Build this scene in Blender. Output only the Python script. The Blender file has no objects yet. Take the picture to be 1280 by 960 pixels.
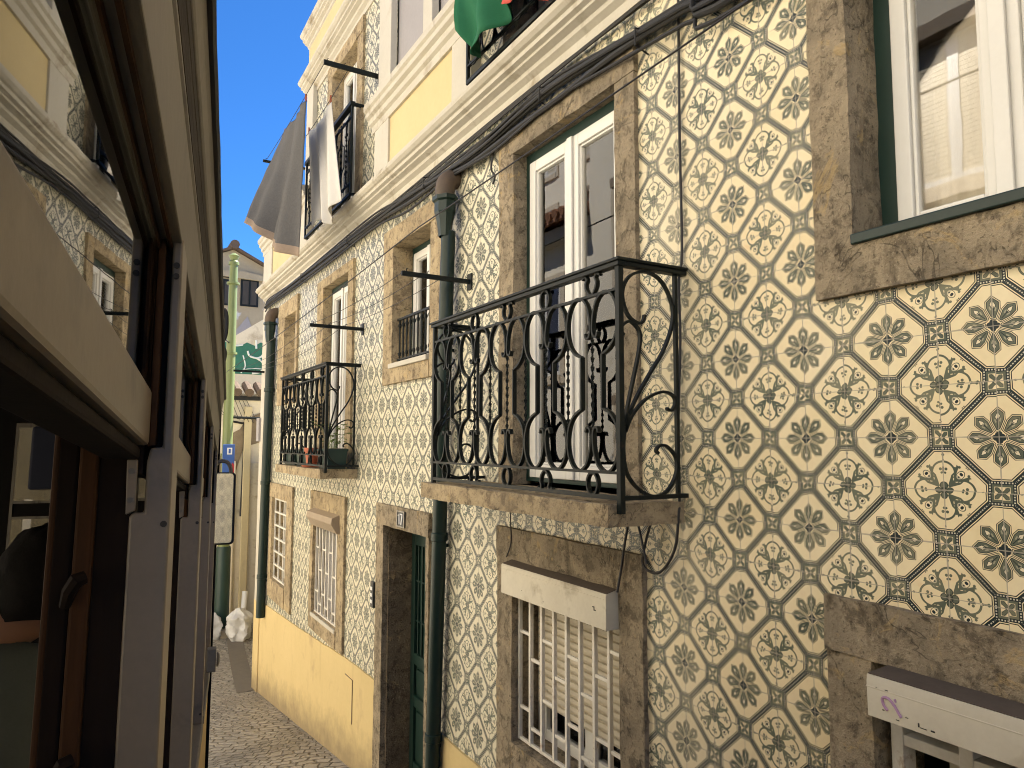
import bpy, bmesh, math, random
from mathutils import Vector, Matrix, noise
random.seed(7)
R = math.radians
sc = bpy.context.scene
col = sc.collection
D = 1.944            # facade plane: x = D
CZ = 2.6             # camera height in world z

# ------------------------------------------------------------------ materials
def newmat(name):
    m = bpy.data.materials.new(name); m.use_nodes = True
    nt = m.node_tree
    b = nt.nodes['Principled BSDF']
    return m, nt, b

class NX:
    """tiny expression compiler for shader math nodes"""
    def __init__(s, nt): s.nt = nt
    def m(s, op, *a):
        if all(isinstance(x, (int, float)) for x in a):
            x = a
            r = {'ADD': lambda: x[0]+x[1], 'SUBTRACT': lambda: x[0]-x[1], 'MULTIPLY': lambda: x[0]*x[1]}.get(op)
            if r: return r()
        n = s.nt.nodes.new('ShaderNodeMath'); n.operation = op
        for i, x in enumerate(a):
            if isinstance(x, (int, float)): n.inputs[i].default_value = x
            else: s.nt.links.new(x, n.inputs[i])
        return n.outputs[0]
    def add(s, a, b): return s.m('ADD', a, b)
    def sub(s, a, b): return s.m('SUBTRACT', a, b)
    def mul(s, a, b): return s.m('MULTIPLY', a, b)
    def mad(s, a, b, c): return s.m('MULTIPLY_ADD', a, b, c)
    def mx(s, a, *r):
        for b in r: a = s.m('MAXIMUM', a, b)
        return a
    def mn(s, a, *r):
        for b in r: a = s.m('MINIMUM', a, b)
        return a
    def ab(s, a): return s.m('ABSOLUTE', a)
    def lt(s, a, b): return s.m('LESS_THAN', a, b)
    def gt(s, a, b): return s.m('GREATER_THAN', a, b)
    def ln(s, a, b): return s.m('SQRT', s.mad(a, a, s.mul(b, b)))
    def rng(s, a, lo, hi): return s.mul(s.gt(a, lo), s.lt(a, hi))
    def inv(s, a): return s.sub(1.0, a)
    def mix(s, f, c1, c2):
        n = s.nt.nodes.new('ShaderNodeMix'); n.data_type = 'RGBA'
        for sock, v in ((n.inputs[0], f), (n.inputs[6], c1), (n.inputs[7], c2)):
            if isinstance(v, (int, float)): sock.default_value = v
            elif isinstance(v, tuple): sock.default_value = (*v[:3], 1)
            else: s.nt.links.new(v, sock)
        return n.outputs[2]
    def noise(s, scale, detail=4, rough=.55, vec=None, dist=0):
        n = s.nt.nodes.new('ShaderNodeTexNoise')
        n.inputs['Scale'].default_value = scale; n.inputs['Detail'].default_value = detail
        n.inputs['Roughness'].default_value = rough; n.inputs['Distortion'].default_value = dist
        if vec is None: vec = s.pos()
        s.nt.links.new(vec, n.inputs['Vector'])
        return n.outputs['Fac']
    def pos(s):
        if not hasattr(s, '_p'): s._p = s.nt.nodes.new('ShaderNodeNewGeometry').outputs['Position']
        return s._p
    def obj(s):
        if not hasattr(s, '_o'): s._o = s.nt.nodes.new('ShaderNodeTexCoord').outputs['Object']
        return s._o
    def scl(s, vec, sx, sy, sz, rz=0):
        n = s.nt.nodes.new('ShaderNodeMapping'); n.inputs['Scale'].default_value = (sx, sy, sz)
        n.inputs['Rotation'].default_value = (0, 0, rz)
        s.nt.links.new(vec, n.inputs['Vector']); return n.outputs[0]
    def ramp(s, f, lo, hi):
        n = s.nt.nodes.new('ShaderNodeMapRange'); n.clamp = True
        n.inputs[1].default_value = lo; n.inputs[2].default_value = hi
        if isinstance(f, (int, float)): n.inputs[0].default_value = f
        else: s.nt.links.new(f, n.inputs[0])
        return n.outputs[0]
    def bump(s, h, strength, dist, b):
        n = s.nt.nodes.new('ShaderNodeBump'); n.inputs['Strength'].default_value = strength
        n.inputs['Distance'].default_value = dist
        s.nt.links.new(h, n.inputs['Height']); s.nt.links.new(n.outputs[0], b.inputs['Normal'])

def worn(name, c1, c2, scale=6, rough=.6, spec=.4, bump=.25, bd=.004, fine=60, c3=None, t3=(.62, .72), s3=2.5, metal=0, stretch=None, local=True):
    """two-tone weathered surface with fine grain and optional third stain colour"""
    m, nt, b = newmat(name); x = NX(nt)
    v = x.obj() if local else x.pos()
    if stretch: v = x.scl(v, *stretch)
    n1 = x.noise(scale, 6, .6, v); n2 = x.noise(fine, 3, .6, v)
    f = x.ramp(x.mad(n2, .35, x.mul(n1, .65)), .32, .68)
    c = x.mix(f, c1, c2)
    if c3:
        n3 = x.noise(s3, 5, .65, v, .3)
        c = x.mix(x.ramp(n3, *t3), c, c3)
    nt.links.new(c, b.inputs['Base Color'])
    b.inputs['Roughness'].default_value = rough; b.inputs['Specular IOR Level'].default_value = spec
    b.inputs['Metallic'].default_value = metal
    if bump: x.bump(x.mad(n2, .5, x.mul(n1, .8)), bump, bd, b)
    return m

def tile_material():
    m, nt, b = newmat('azulejo_tile'); x = NX(nt)
    sep = nt.nodes.new('ShaderNodeSeparateXYZ'); nt.links.new(x.pos(), sep.inputs[0])
    U0 = x.m('DIVIDE', x.sub(sep.outputs[1], 1.2057), .14)
    V0 = x.m('DIVIDE', x.sub(sep.outputs[2], 2.8995), .14)
    fu = x.m('FLOOR', U0); fv = x.m('FLOOR', V0)
    cmb = nt.nodes.new('ShaderNodeCombineXYZ'); nt.links.new(fu, cmb.inputs[0]); nt.links.new(fv, cmb.inputs[1])
    wn = nt.nodes.new('ShaderNodeTexWhiteNoise'); wn.noise_dimensions = '2D'; nt.links.new(cmb.outputs[0], wn.inputs['Vector'])
    sc3 = nt.nodes.new('ShaderNodeSeparateColor'); nt.links.new(wn.outputs['Color'], sc3.inputs[0])
    r1, r2, r3 = sc3.outputs
    U = x.add(U0, x.add(x.mul(x.sub(r1, .5), .042), x.gt(r3, .993))); V = x.add(V0, x.mul(x.sub(r2, .5), .042))
    # hand-printed wobble
    wob = x.noise(28, 2, .5)
    U = x.add(U, x.mul(x.sub(wob, .5), .016))
    a = x.m('PINGPONG', U, 1.0); bb = x.m('PINGPONG', V, 1.0)
    # ---- star at (0,0)
    X = x.mx(a, bb); Y = x.mn(a, bb)
    dd = x.mx(x.sub(x.mul(Y, .9239), x.mul(X, .3827)), 0.0)
    X2 = x.mad(dd, 2*.3827, X); Y2 = x.mad(dd, -2*.9239, Y)
    s = x.mx(x.mul(x.sub(x.mad(Y2, .9, X2), .548), .743), x.sub(Y2, .120), x.add(x.sub(x.mul(Y2, .924), x.mul(X2, .383)), .007))
    s = x.mx(s, x.sub(.115, X2))
    st_dark = x.mx(x.rng(s, -.012, .001), x.rng(s, -.037, -.024))
    st_gray = x.lt(s, -.037)
    leaf = x.lt(x.mad(x.ab(x.sub(X2, .375)), .5, Y2), .034)
    leaf2 = x.lt(x.mad(x.ab(x.sub(x.sub(X2, .27), Y2)), .5, x.ab(x.sub(Y2, .034))), .020)
    vein = x.mul(x.lt(Y2, .007), x.rng(X2, .18, .36))
    st_light = x.mul(st_gray, x.mx(leaf, x.mul(leaf2, .35)))
    st_dark = x.mx(st_dark, x.mul(st_gray, vein))
    st_dark = x.mx(st_dark, x.mul(x.rng(x.mad(x.ab(x.sub(X2, .375)), .5, Y2), .034, .044), st_gray))
    ctr = x.lt(x.mn(x.ln(x.sub(a, .052), bb), x.ln(a, x.sub(bb, .052))), .056)
    st_dark = x.mx(st_dark, ctr)
    e = x.mul(x.ab(x.sub(x.add(a, bb), 1.0)), .7071)
    # ---- small square at (1,0),(0,1)
    p = x.sub(1.0, X); q = Y
    mm = x.mx(p, q); mi = x.mn(p, q)
    insq = x.lt(mm, .234)
    frac = lambda t, k: x.m('FRACT', x.mul(t, k))
    sq_dark = x.mx(x.mul(x.rng(mm, .250, .268), x.gt(e, .068)), x.rng(mm, .170, .234))
    dots = x.mul(x.lt(x.ab(x.sub(mm, .201)), .0135), x.lt(frac(mi, 20.0), .52))
    sq_gray = x.rng(mm, .128, .170)
    pp = x.mul(x.add(p, q), .7071); qq = x.mul(x.ab(x.sub(p, q)), .7071)
    pet = x.mx(x.sub(qq, .034), x.sub(pp, .158), x.sub(.018, pp))
    inn = x.lt(mm, .120)
    sq_gray = x.mx(sq_gray, x.mul(inn, x.mul(x.inv(x.lt(x.mad(mi, 1.6, .0), x.mul(mm, .62))), .55)))
    sq_gray = x.mx(sq_gray, x.mul(inn, x.lt(pet, 0.0)))
    sq_dark = x.mx(sq_dark, x.mul(inn, x.mul(x.rng(pet, -.010, .0), .7)))
    # ---- diagonal bands
    out = x.inv(insq)
    dg_dark = x.mul(out, x.mx(x.lt(e, .052), x.mul(x.rng(e, .068, .086), x.gt(mm, .250))))
    ddots = x.mul(out, x.mul(x.lt(e, .0125), x.lt(frac(x.sub(a, bb), 14.0), .52)))
    # ---- arabesque at (1,1)
    A = x.sub(1.0, a); B = x.sub(1.0, bb)
    ax = x.mx(A, B); ay = x.mn(A, B)
    r1_ = x.ln(x.sub(ax, .350), ay)
    ring = x.mul(x.lt(x.ab(x.sub(r1_, .205)), x.mad(x.sub(ax, .25), .02, .014)), x.mul(x.gt(ax, .255), x.gt(ay, .012)))
    tee = x.mx(x.lt(x.ln(x.sub(ax, .415), x.sub(ay, .048)), .028), x.mul(x.lt(ay, .014), x.rng(ax, .345, .46)))
    tee = x.mx(tee, x.lt(x.ln(x.sub(ax, .345), x.sub(ay, .030)), .022))
    acorn = x.mx(x.lt(x.ln(x.sub(ax, .685), ay), .024), x.lt(x.ln(x.sub(ax, .585), ay), .014), x.mul(x.lt(ay, .006), x.rng(ax, .585, .73)))
    dp = x.mul(x.add(ax, ay), .7071); dq = x.mul(x.sub(ax, ay), .7071)
    lf = x.mul(x.lt(dq, x.mn(x.mad(x.sub(dp, .12), .52, .018), .118)), x.rng(dp, .12, .395))
    notch = x.mul(x.lt(x.ab(x.sub(dq, x.mad(x.sub(dp, .30), .8, .05))), .010), x.rng(dp, .27, .34))
    lf = x.mul(lf, x.inv(notch))
    barb = x.mul(x.lt(x.ab(x.sub(dq, x.mad(x.sub(dp, .34), .50, .062))), x.mad(x.sub(dp, .3), .05, .016)), x.rng(dp, .33, .525))
    barb = x.mx(barb, x.lt(x.ln(x.sub(dp, .525), x.sub(dq, .115)), .026))
    barb = x.mx(barb, x.lt(x.ln(x.sub(dp, .455), x.sub(dq, .155)), .026))
    be = x.ln(x.m('DIVIDE', x.sub(dp, .425), 1.4), dq)
    bud = x.lt(be, .058); budr = x.rng(be, .058, .071)
    bdot = x.mx(x.lt(x.ln(x.sub(dp, .450), x.sub(dq, .008)), .027), x.lt(x.ln(x.sub(dp, .382), dq), .016))
    cdot = x.lt(x.ln(x.sub(dp, .605), x.sub(dq, .02)), .013)
    quad = x.lt(x.ln(x.sub(ax, .105), ay), .073)
    quad_d = x.mx(x.lt(x.ln(ax, ay), .072), x.mul(x.lt(x.ab(x.sub(x.ln(x.sub(ax, .105), ay), .066)), .008), x.gt(ax, .06)))
    ar_gray = x.mx(ring, tee, acorn, lf, barb, budr, quad)
    ar_light = x.mul(bud, .6)
    ar_dark = x.mx(bdot, cdot, x.mul(quad_d, .8))
    # ---- combine
    gray = x.mx(st_gray, sq_gray, ar_gray)
    light = x.mx(st_light, ar_light)
    dark = x.mx(st_dark, sq_dark, dg_dark, ar_dark)
    dt = x.mx(x.mul(insq, dots), ddots)
    # printing density varies tile to tile and with wear; relaid strip beside the cable is washed out
    fade = x.ramp(x.noise(3.2, 5, .6), .40, .72)
    strip = x.mul(x.ramp(sep.outputs[1], 1.93, 1.99), x.inv(x.ramp(sep.outputs[1], 2.14, 2.20)))
    ink = x.sub(x.sub(x.mad(r3, -.14, 1.03), x.mul(fade, .14)), x.mul(strip, .15))
    inkd = x.ramp(ink, .0, .86)
    n1 = x.noise(2.0, 5, .6); n2 = x.noise(35, 3, .6)
    cream = x.mix(x.ramp(n1, .3, .7), (.715, .59, .335), (.745, .655, .435))
    cream = x.mix(x.mul(x.ramp(x.mad(x.noise(.8, 3, .6), 3.0, sep.outputs[1]), 2.6, 5.2), .75), cream, (.60, .585, .465))  # paler further along the wall: glare on the glaze painted into the cream
    cream = x.mix(x.mul(x.ramp(r2, 0, 1), .30), cream, (.78, .69, .50))
    cream = x.mix(x.mul(x.ramp(n2, .45, .8), .22), cream, (.55, .42, .25))
    stain = x.mul(x.ramp(x.noise(4.5, 4, .6, None, .8), .66, .78), x.gt(r1, .35))
    cream = x.mix(x.mul(stain, .5), cream, (.62, .36, .14))
    c = x.mix(x.mul(gray, x.mul(ink, .97)), cream, (.052, .074, .054))
    c = x.mix(x.mul(light, .9), c, (.74, .66, .47))
    c = x.mix(x.mul(dark, inkd), c, (.006, .016, .018))
    c = x.mix(x.mul(dt, .85), c, (.62, .58, .46))
    ge = x.mn(x.m('PINGPONG', U0, .5), x.m('PINGPONG', V0, .5))
    gw = x.mad(x.ramp(x.noise(9, 3, .6), .35, .7), .013, .005)
    grout = x.lt(ge, gw)
    c = x.mix(x.mul(grout, .8), c, (.34, .31, .25))
    # soot and dust in broad patches
    c = x.mix(x.mul(x.ramp(x.noise(1.3, 6, .65, None, .4), .55, .8), .16), c, (.26, .22, .15))
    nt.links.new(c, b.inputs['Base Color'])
    rr = x.mad(n1, .26, .26)
    nt.links.new(x.mx(rr, x.mul(grout, .8)), b.inputs['Roughness'])
    b.inputs['Specular IOR Level'].default_value = .32
    h = x.add(x.add(x.mul(x.inv(grout), .5), x.mul(n2, .06)), x.mul(x.noise(7, 2), .35))
    # each tile sits at a slightly different tilt
    tl = x.add(x.mul(x.sub(r1, .5), x.mul(x.m('FRACT', U0), .5)), x.mul(x.sub(r3, .5), x.mul(x.m('FRACT', V0), .5)))
    x.bump(x.add(h, tl), .5, .0025, b)
    return m

def stone_material(name, c1, c2, c3):
    m, nt, b = newmat(name); x = NX(nt)
    v = x.pos()
    n1 = x.noise(3.4, 8, .68, v, .6); n2 = x.noise(17, 7, .72, v, .4); n3 = x.noise(85, 4, .65, v)
    n4 = x.noise(7, 7, .72, x.scl(v, 1, 1, .35), .3)
    c = x.mix(x.ramp(n1, .40, .60), c1, c2)
    c = x.mix(x.mul(x.ramp(n2, .50, .60), .80), c, c3)
    c = x.mix(x.mul(x.ramp(n4, .55, .68), .6), c, (c3[0]*.5, c3[1]*.48, c3[2]*.45))
    c = x.mix(x.mul(x.ramp(n3, .59, .68), .65), c, (.045, .036, .024))
    c = x.mix(x.mul(x.ramp(n3, .42, .34), x.mul(x.ramp(n1, .62, .48), .45)), c, (.50, .42, .29))
    c = x.mix(x.mul(x.ramp(x.noise(5.5, 5, .7, v, 1.2), .60, .66), .55), c, (.47, .34, .16))
    crk = x.mul(x.lt(x.ab(x.sub(x.noise(2.6, 4, .62, v, .9), .5)), .0045), x.ramp(n1, .45, .55))
    c = x.mix(x.mul(crk, .5), c, (.035, .028, .02))
    nt.links.new(c, b.inputs['Base Color'])
    b.inputs['Roughness'].default_value = .85; b.inputs['Specular IOR Level'].default_value = .2
    x.bump(x.sub(x.add(x.mul(n2, 1.0), x.add(x.mul(n3, .45), x.mul(n4, .9))), crk), 1.0, .016, b)
    return m

def plain(name, c, rough=.5, spec=.5, metal=0):
    m, nt, b = newmat(name)
    b.inputs['Base Color'].default_value = (*c, 1); b.inputs['Roughness'].default_value = rough
    b.inputs['Specular IOR Level'].default_value = spec; b.inputs['Metallic'].default_value = metal
    return m

def glass_material(name, ior=1.9, tint=(.9, .93, .92), wavy=.0):
    m = bpy.data.materials.new(name); m.use_nodes = True; nt = m.node_tree; nt.nodes.clear(); x = NX(nt)
    o = nt.nodes.new('ShaderNodeOutputMaterial'); mi = nt.nodes.new('ShaderNodeMixShader')
    t = nt.nodes.new('ShaderNodeBsdfTransparent'); t.inputs[0].default_value = (*tint, 1)
    g = nt.nodes.new('ShaderNodeBsdfGlossy'); g.inputs['Roughness'].default_value = .012
    f = nt.nodes.new('ShaderNodeFresnel'); f.inputs[0].default_value = ior
    nt.links.new(f.outputs[0], mi.inputs[0]); nt.links.new(t.outputs[0], mi.inputs[1]); nt.links.new(g.outputs[0], mi.inputs[2])
    if wavy:
        bp = nt.nodes.new('ShaderNodeBump'); bp.inputs['Strength'].default_value = wavy; bp.inputs['Distance'].default_value = .01
        nt.links.new(x.noise(5, 2, .5), bp.inputs['Height']); nt.links.new(bp.outputs[0], g.inputs['Normal'])
    nt.links.new(mi.outputs[0], o.inputs[0])
    return m

def cobble_material():
    m, nt, b = newmat('basalt_setts'); x = NX(nt)
    v = x.scl(x.pos(), 1, 1, 1, R(24))
    dv = nt.nodes.new('ShaderNodeTexNoise'); dv.inputs['Scale'].default_value = 1.7; dv.inputs['Detail'].default_value = 3.5; nt.links.new(v, dv.inputs['Vector'])
    va = nt.nodes.new('ShaderNodeVectorMath'); va.operation = 'MULTIPLY_ADD'
    nt.links.new(dv.outputs['Color'], va.inputs[0]); va.inputs[1].default_value = (.5, .42, 0); nt.links.new(v, va.inputs[2])
    br = nt.nodes.new('ShaderNodeTexBrick'); nt.links.new(va.outputs[0], br.inputs['Vector'])
    br.inputs['Scale'].default_value = 1.0; br.inputs['Brick Width'].default_value = .115; br.inputs['Row Height'].default_value = .088
    br.inputs['Mortar Size'].default_value = .012; br.inputs['Mortar Smooth'].default_value = .8; br.inputs['Bias'].default_value = 0
    br.inputs['Color1'].default_value = (.37, .335, .28, 1); br.inputs['Color2'].default_value = (.22, .20, .165, 1)
    br.inputs['Mortar'].default_value = (.035, .029, .021, 1)
    n1 = x.noise(.9, 5, .6, v); n2 = x.noise(45, 4, .6, v)
    c = x.mix(x.mul(x.ramp(n1, .4, .7), .5), br.outputs['Color'], (.40, .35, .27))
    c = x.mix(x.mul(x.ramp(n2, .5, .75), .45), c, (.10, .09, .072))
    c = x.mix(x.mul(x.ramp(x.noise(.55, 4, .6, v), .50, .66), .5), c, (.13, .115, .092))
    nt.links.new(c, b.inputs['Base Color'])
    b.inputs['Specular IOR Level'].default_value = .6
    nt.links.new(x.mad(n2, .3, .24), b.inputs['Roughness'])
    x.bump(x.add(x.mul(x.inv(br.outputs['Fac']), 1.0), x.add(x.mul(n2, .25), x.mul(x.noise(9, 2, .5, v), .8))), .9, .02, b)
    return m

M = {}
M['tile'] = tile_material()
M['stone'] = stone_material('weathered_limestone', (.37, .30, .20), (.245, .203, .14), (.125, .10, .068))
M['stone_warm'] = stone_material('ochre_limestone', (.48, .38, .23), (.34, .268, .165), (.19, .146, .094))
M['stone_dark'] = stone_material('dark_limestone', (.215, .165, .105), (.155, .12, .08), (.085, .065, .045))  # darker tone of the limestone, for the door reveal
def plinth_material():
    m = worn('ochre_plaster', (.62, .485, .24), (.56, .435, .21), 2.2, .85, .15, .3, .004, 30, (.46, .34, .18), (.58, .78), 3.5, local=False)
    nt = m.node_tree; b = nt.nodes['Principled BSDF']; x = NX(nt)
    src = b.inputs['Base Color'].links[0].from_socket
    sp = nt.nodes.new('ShaderNodeSeparateXYZ'); nt.links.new(x.pos(), sp.inputs[0])
    h = x.sub(sp.outputs[2], x.mad(sp.outputs[1], -.1366, .73))
    sp_ = x.mul(x.ramp(x.add(h, x.mul(x.noise(6, 6, .7), -.5)), .12, -.22), .75)
    c = x.mix(sp_, src, (.20, .155, .10))
    st = x.mul(x.ramp(x.noise(3, 5, .7, x.scl(x.pos(), 1, 3, .5)), .56, .70), .28)
    c = x.mix(st, c, (.40, .29, .15))
    cr = x.mul(x.lt(x.ab(x.sub(x.noise(1.7, 3, .6, None, .8), .5)), .0035), .5)
    nt.links.new(c, b.inputs['Base Color']); return m
M['yellow'] = plinth_material()
M['panel_yellow'] = worn('pale_ochre_plaster', (.60, .49, .27), (.55, .445, .24), 3, .8, .2, .12, .003, 25, (.50, .36, .18), (.56, .80), 1.6, local=False)
M['white'] = worn('lime_white_plaster', (.53, .50, .425), (.47, .44, .365), 4, .75, .2, .2, .003, 50, (.42, .37, .28), (.60, .80), 3.2, local=False)
M['cornice'] = worn('weathered_white_moulding', (.52, .49, .415), (.45, .415, .335), 4, .7, .25, .25, .004, 45, (.27, .225, .155), (.54, .72), 3.4, stretch=(1, 1.2, 1.2), local=False)
M['lilac'] = worn('lilac_grey_plaster', (.34, .325, .325), (.30, .285, .285), 3, .8, .2, .15, .003, 40, local=False)
M['upvc'] = worn('white_window_paint', (.70, .69, .645), (.66, .645, .595), 5, .35, .5, 0, local=False)
M['upvc_box'] = worn('shutter_box_paint', (.60, .555, .44), (.52, .475, .37), 7, .55, .4, .15, .002, 60, (.30, .25, .17), (.55, .74), 5, local=False)
M['box_dark'] = worn('shutter_box_brown', (.33, .26, .18), (.27, .21, .145), 7, .6, .4, .1, .002, 60, local=False)
M['box_lid'] = worn('dusty_box_lid', (.115, .09, .07), (.085, .068, .052), 9, .8, .2, .2, .003, 60, local=False)
M['violet'] = plain('violet_spray', (.40, .24, .36), .7)
M['chip'] = plain('paint_chip', (.035, .03, .025), .8)
M['green'] = worn('bottle_green_paint', (.007, .026, .019), (.010, .034, .025), 6, .42, .5, .1, .001, 80, local=False)
M['iron'] = worn('green_black_ironwork', (.0035, .0065, .0055), (.007, .010, .009), 30, .50, .26, .3, .001, 150, (.03, .02, .012), (.68, .78), 14, local=False)
M['pipe'] = worn('dark_green_iron_pipe', (.006, .018, .014), (.010, .026, .020), 8, .38, .35, .15, .002, 60, (.05, .045, .03), (.66, .8), 6, local=False)
M['hopper'] = worn('rusty_pipe_bend', (.12, .08, .05), (.07, .055, .04), 9, .6, .4, .3, .002, 60, local=False)
M['glass'] = glass_material('window_glass', 1.65, (.985, .985, .98), .02)
M['dimglass'] = glass_material('dimmed_tram_glass', 1.5, (.30, .29, .26))  # dark tint puts shade into the end panes, dimming the bright wall beyond
M['tramglass'] = glass_material('tram_glass', 1.55, (.75, .78, .75), .012)
M['dark'] = plain('dark_room', (.05, .045, .04), .9)
M['black'] = plain('black_rubber', (.012, .012, .012), .55, .4)
M['wire'] = plain('dark_wire', (.02, .018, .016), .6)
M['blind'] = worn('aged_roller_slats', (.62, .56, .43), (.54, .48, .36), 6, .55, .4, 0, local=False)
M['grille'] = worn('white_grille_paint', (.70, .67, .59), (.60, .56, .47), 25, .45, .5, .1, .001, 80, (.28, .17, .09), (.62, .74), 12, local=False)
M['street'] = cobble_material()
M['kerb'] = worn('dark_kerb_stone', (.12, .105, .085), (.16, .14, .11), 12, .7, .3, .4, .006, 60, local=False)
M['earth'] = worn('grey_ground', (.2, .18, .15), (.24, .21, .17), 2, .9, .2, 0, local=False)
M['opp'] = worn('sunlit_cream_render', (.82, .755, .62), (.76, .69, .55), 1.5, .85, .2, .2, .004, 30, (.60, .50, .34), (.58, .8), 1.5, local=False)
M['opptrim'] = worn('pale_stone_trim', (.62, .53, .40), (.54, .46, .34), 6, .8, .2, .2, local=False)
M['terra'] = worn('terracotta_tile', (.36, .18, .10), (.26, .135, .08), 9, .8, .2, .3, .006, 50, (.25, .2, .15), (.6, .8), 5, local=False)
M['oldtile'] = worn('sooty_clay_tile', (.15, .11, .08), (.09, .07, .055), 9, .9, .1, .3, .006, 50, local=False)
M['gable'] = worn('stained_cream_render', (.40, .345, .24), (.33, .28, .19), 1.8, .9, .15, .3, .006, 20, (.50, .50, .50), (.60, .64), 1.1, local=False)
M['limewall'] = worn('chalky_wall', (.72, .66, .52), (.62, .56, .43), 2.2, .9, .15, .3, .006, 25, (.42, .36, .26), (.58, .72), 2.0, local=False)
M['creamwall'] = worn('yellowed_cream_wall', (.56, .485, .31), (.49, .42, .265), 2.2, .9, .15, .3, .006, 25, (.42, .36, .25), (.6, .75), 2.5, local=False)
M['mortar'] = worn('bare_mortar', (.26, .21, .145), (.19, .15, .10), 9, .95, .1, .6, .01, 50, local=False)
M['grafgreen'] = worn('green_spray_fill', (.035, .15, .10), (.045, .18, .12), 6, .7, .3, 0, local=False)
M['grafwhite'] = plain('white_spray_line', (.72, .76, .70), .7)
M['polegreen'] = worn('apple_green_pole_paint', (.15, .185, .062), (.135, .17, .058), 4, .38, .5, .1, .002, 40, (.20, .24, .10), (.62, .8), 6, local=False)
M['sleeve'] = plain('dark_green_sleeve', (.006, .030, .022), .45)
M['blue'] = plain('blue_sign', (.035, .10, .33), .4)
M['signwhite'] = plain('sign_white', (.75, .76, .76), .5)
M['signred'] = plain('sign_red', (.35, .03, .04), .5)
M['bag'] = worn('white_sack_plastic', (.62, .62, .60), (.54, .54, .53), 12, .45, .5, .4, .01, 40)
M['concrete'] = worn('concrete', (.42, .36, .25), (.34, .29, .2), 12, .9, .2, .3, .005, 60, local=False)
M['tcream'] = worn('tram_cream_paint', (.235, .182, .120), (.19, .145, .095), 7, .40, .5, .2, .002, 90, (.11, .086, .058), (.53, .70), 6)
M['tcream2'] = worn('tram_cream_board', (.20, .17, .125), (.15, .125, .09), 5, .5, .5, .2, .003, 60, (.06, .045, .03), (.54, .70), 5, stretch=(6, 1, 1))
M['tdirt'] = worn('grimy_roof_edge', (.055, .042, .028), (.028, .022, .016), 14, .8, .3, .6, .006, 60, stretch=(4, .6, 2))
M['twood'] = worn('varnished_brown_wood', (.070, .029, .009), (.036, .015, .005), 6, .70, .15, .2, .002, 30, (.03, .018, .01), (.58, .78), 5, stretch=(5, 5, .5))
M['twood_dark'] = worn('dark_stained_wood', (.018, .010, .006), (.011, .0065, .004), 6, .75, .12, .2, .002, 30, stretch=(5, 5, .5))
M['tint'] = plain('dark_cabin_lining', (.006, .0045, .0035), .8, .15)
M['tyellow'] = worn('tram_yellow_paint', (.55, .33, .05), (.48, .28, .045), 4, .4, .5, .1, .002, 50)
M['tmetal'] = worn('dull_metal_strip', (.20, .175, .135), (.15, .13, .10), 20, .5, .5, .15, .001, 90, metal=.3)
M['navy'] = plain('navy_panel', (.004, .007, .025), .7)
M['mirror'] = plain('mirror_glass', (.80, .78, .72), .05, .5, 1)
M['skin'] = plain('skin', (.30, .15, .095), .6)
M['hair'] = worn('black_hair', (.006, .005, .004), (.010, .008, .007), 60, .8, .1, .5, .003, 200)
M['shirt'] = worn('grey_cotton', (.10, .11, .105), (.085, .095, .09), 14, .9, .1, .3, .003, 200)
M['trousers'] = plain('dark_trousers', (.02, .022, .03), .9)
M['grey_cloth'] = worn('grey_towelling', (.125, .122, .12), (.098, .096, .094), 60, .95, .1, .5, .004, 220)
M['hem'] = worn('taupe_hem', (.30, .235, .18), (.26, .2, .15), 40, .95, .1, .4, .003, 200)
M['white_cloth'] = worn('white_cotton', (.58, .56, .51), (.53, .51, .46), 9, .9, .1, .3, .003, 120)
M['flag_green'] = worn('green_flag_cloth', (.018, .135, .062), (.014, .11, .05), 8, .75, .25, .2, .003, 120)
M['flag_red'] = worn('red_flag_cloth', (.52, .085, .06), (.45, .07, .05), 8, .75, .25, .2, .003, 120)
M['curtain'] = worn('sheer_curtain', (.80, .74, .62), (.74, .67, .55), 6, .9, .1, 0)
M['planter'] = plain('green_plastic_planter', (.006, .026, .018), .5)
M['pot'] = plain('terracotta_pot', (.38, .10, .045), .7)
M['leaf'] = worn('fresh_leaf', (.10, .17, .03), (.16, .22, .05), 30, .55, .4, 0)
M['plaque'] = plain('black_plaque', (.015, .017, .02), .3)
M['digit'] = plain('white_enamel', (.80, .80, .78), .3)
M['steel'] = plain('brushed_steel', (.30, .28, .25), .4, .5, .6)

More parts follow.
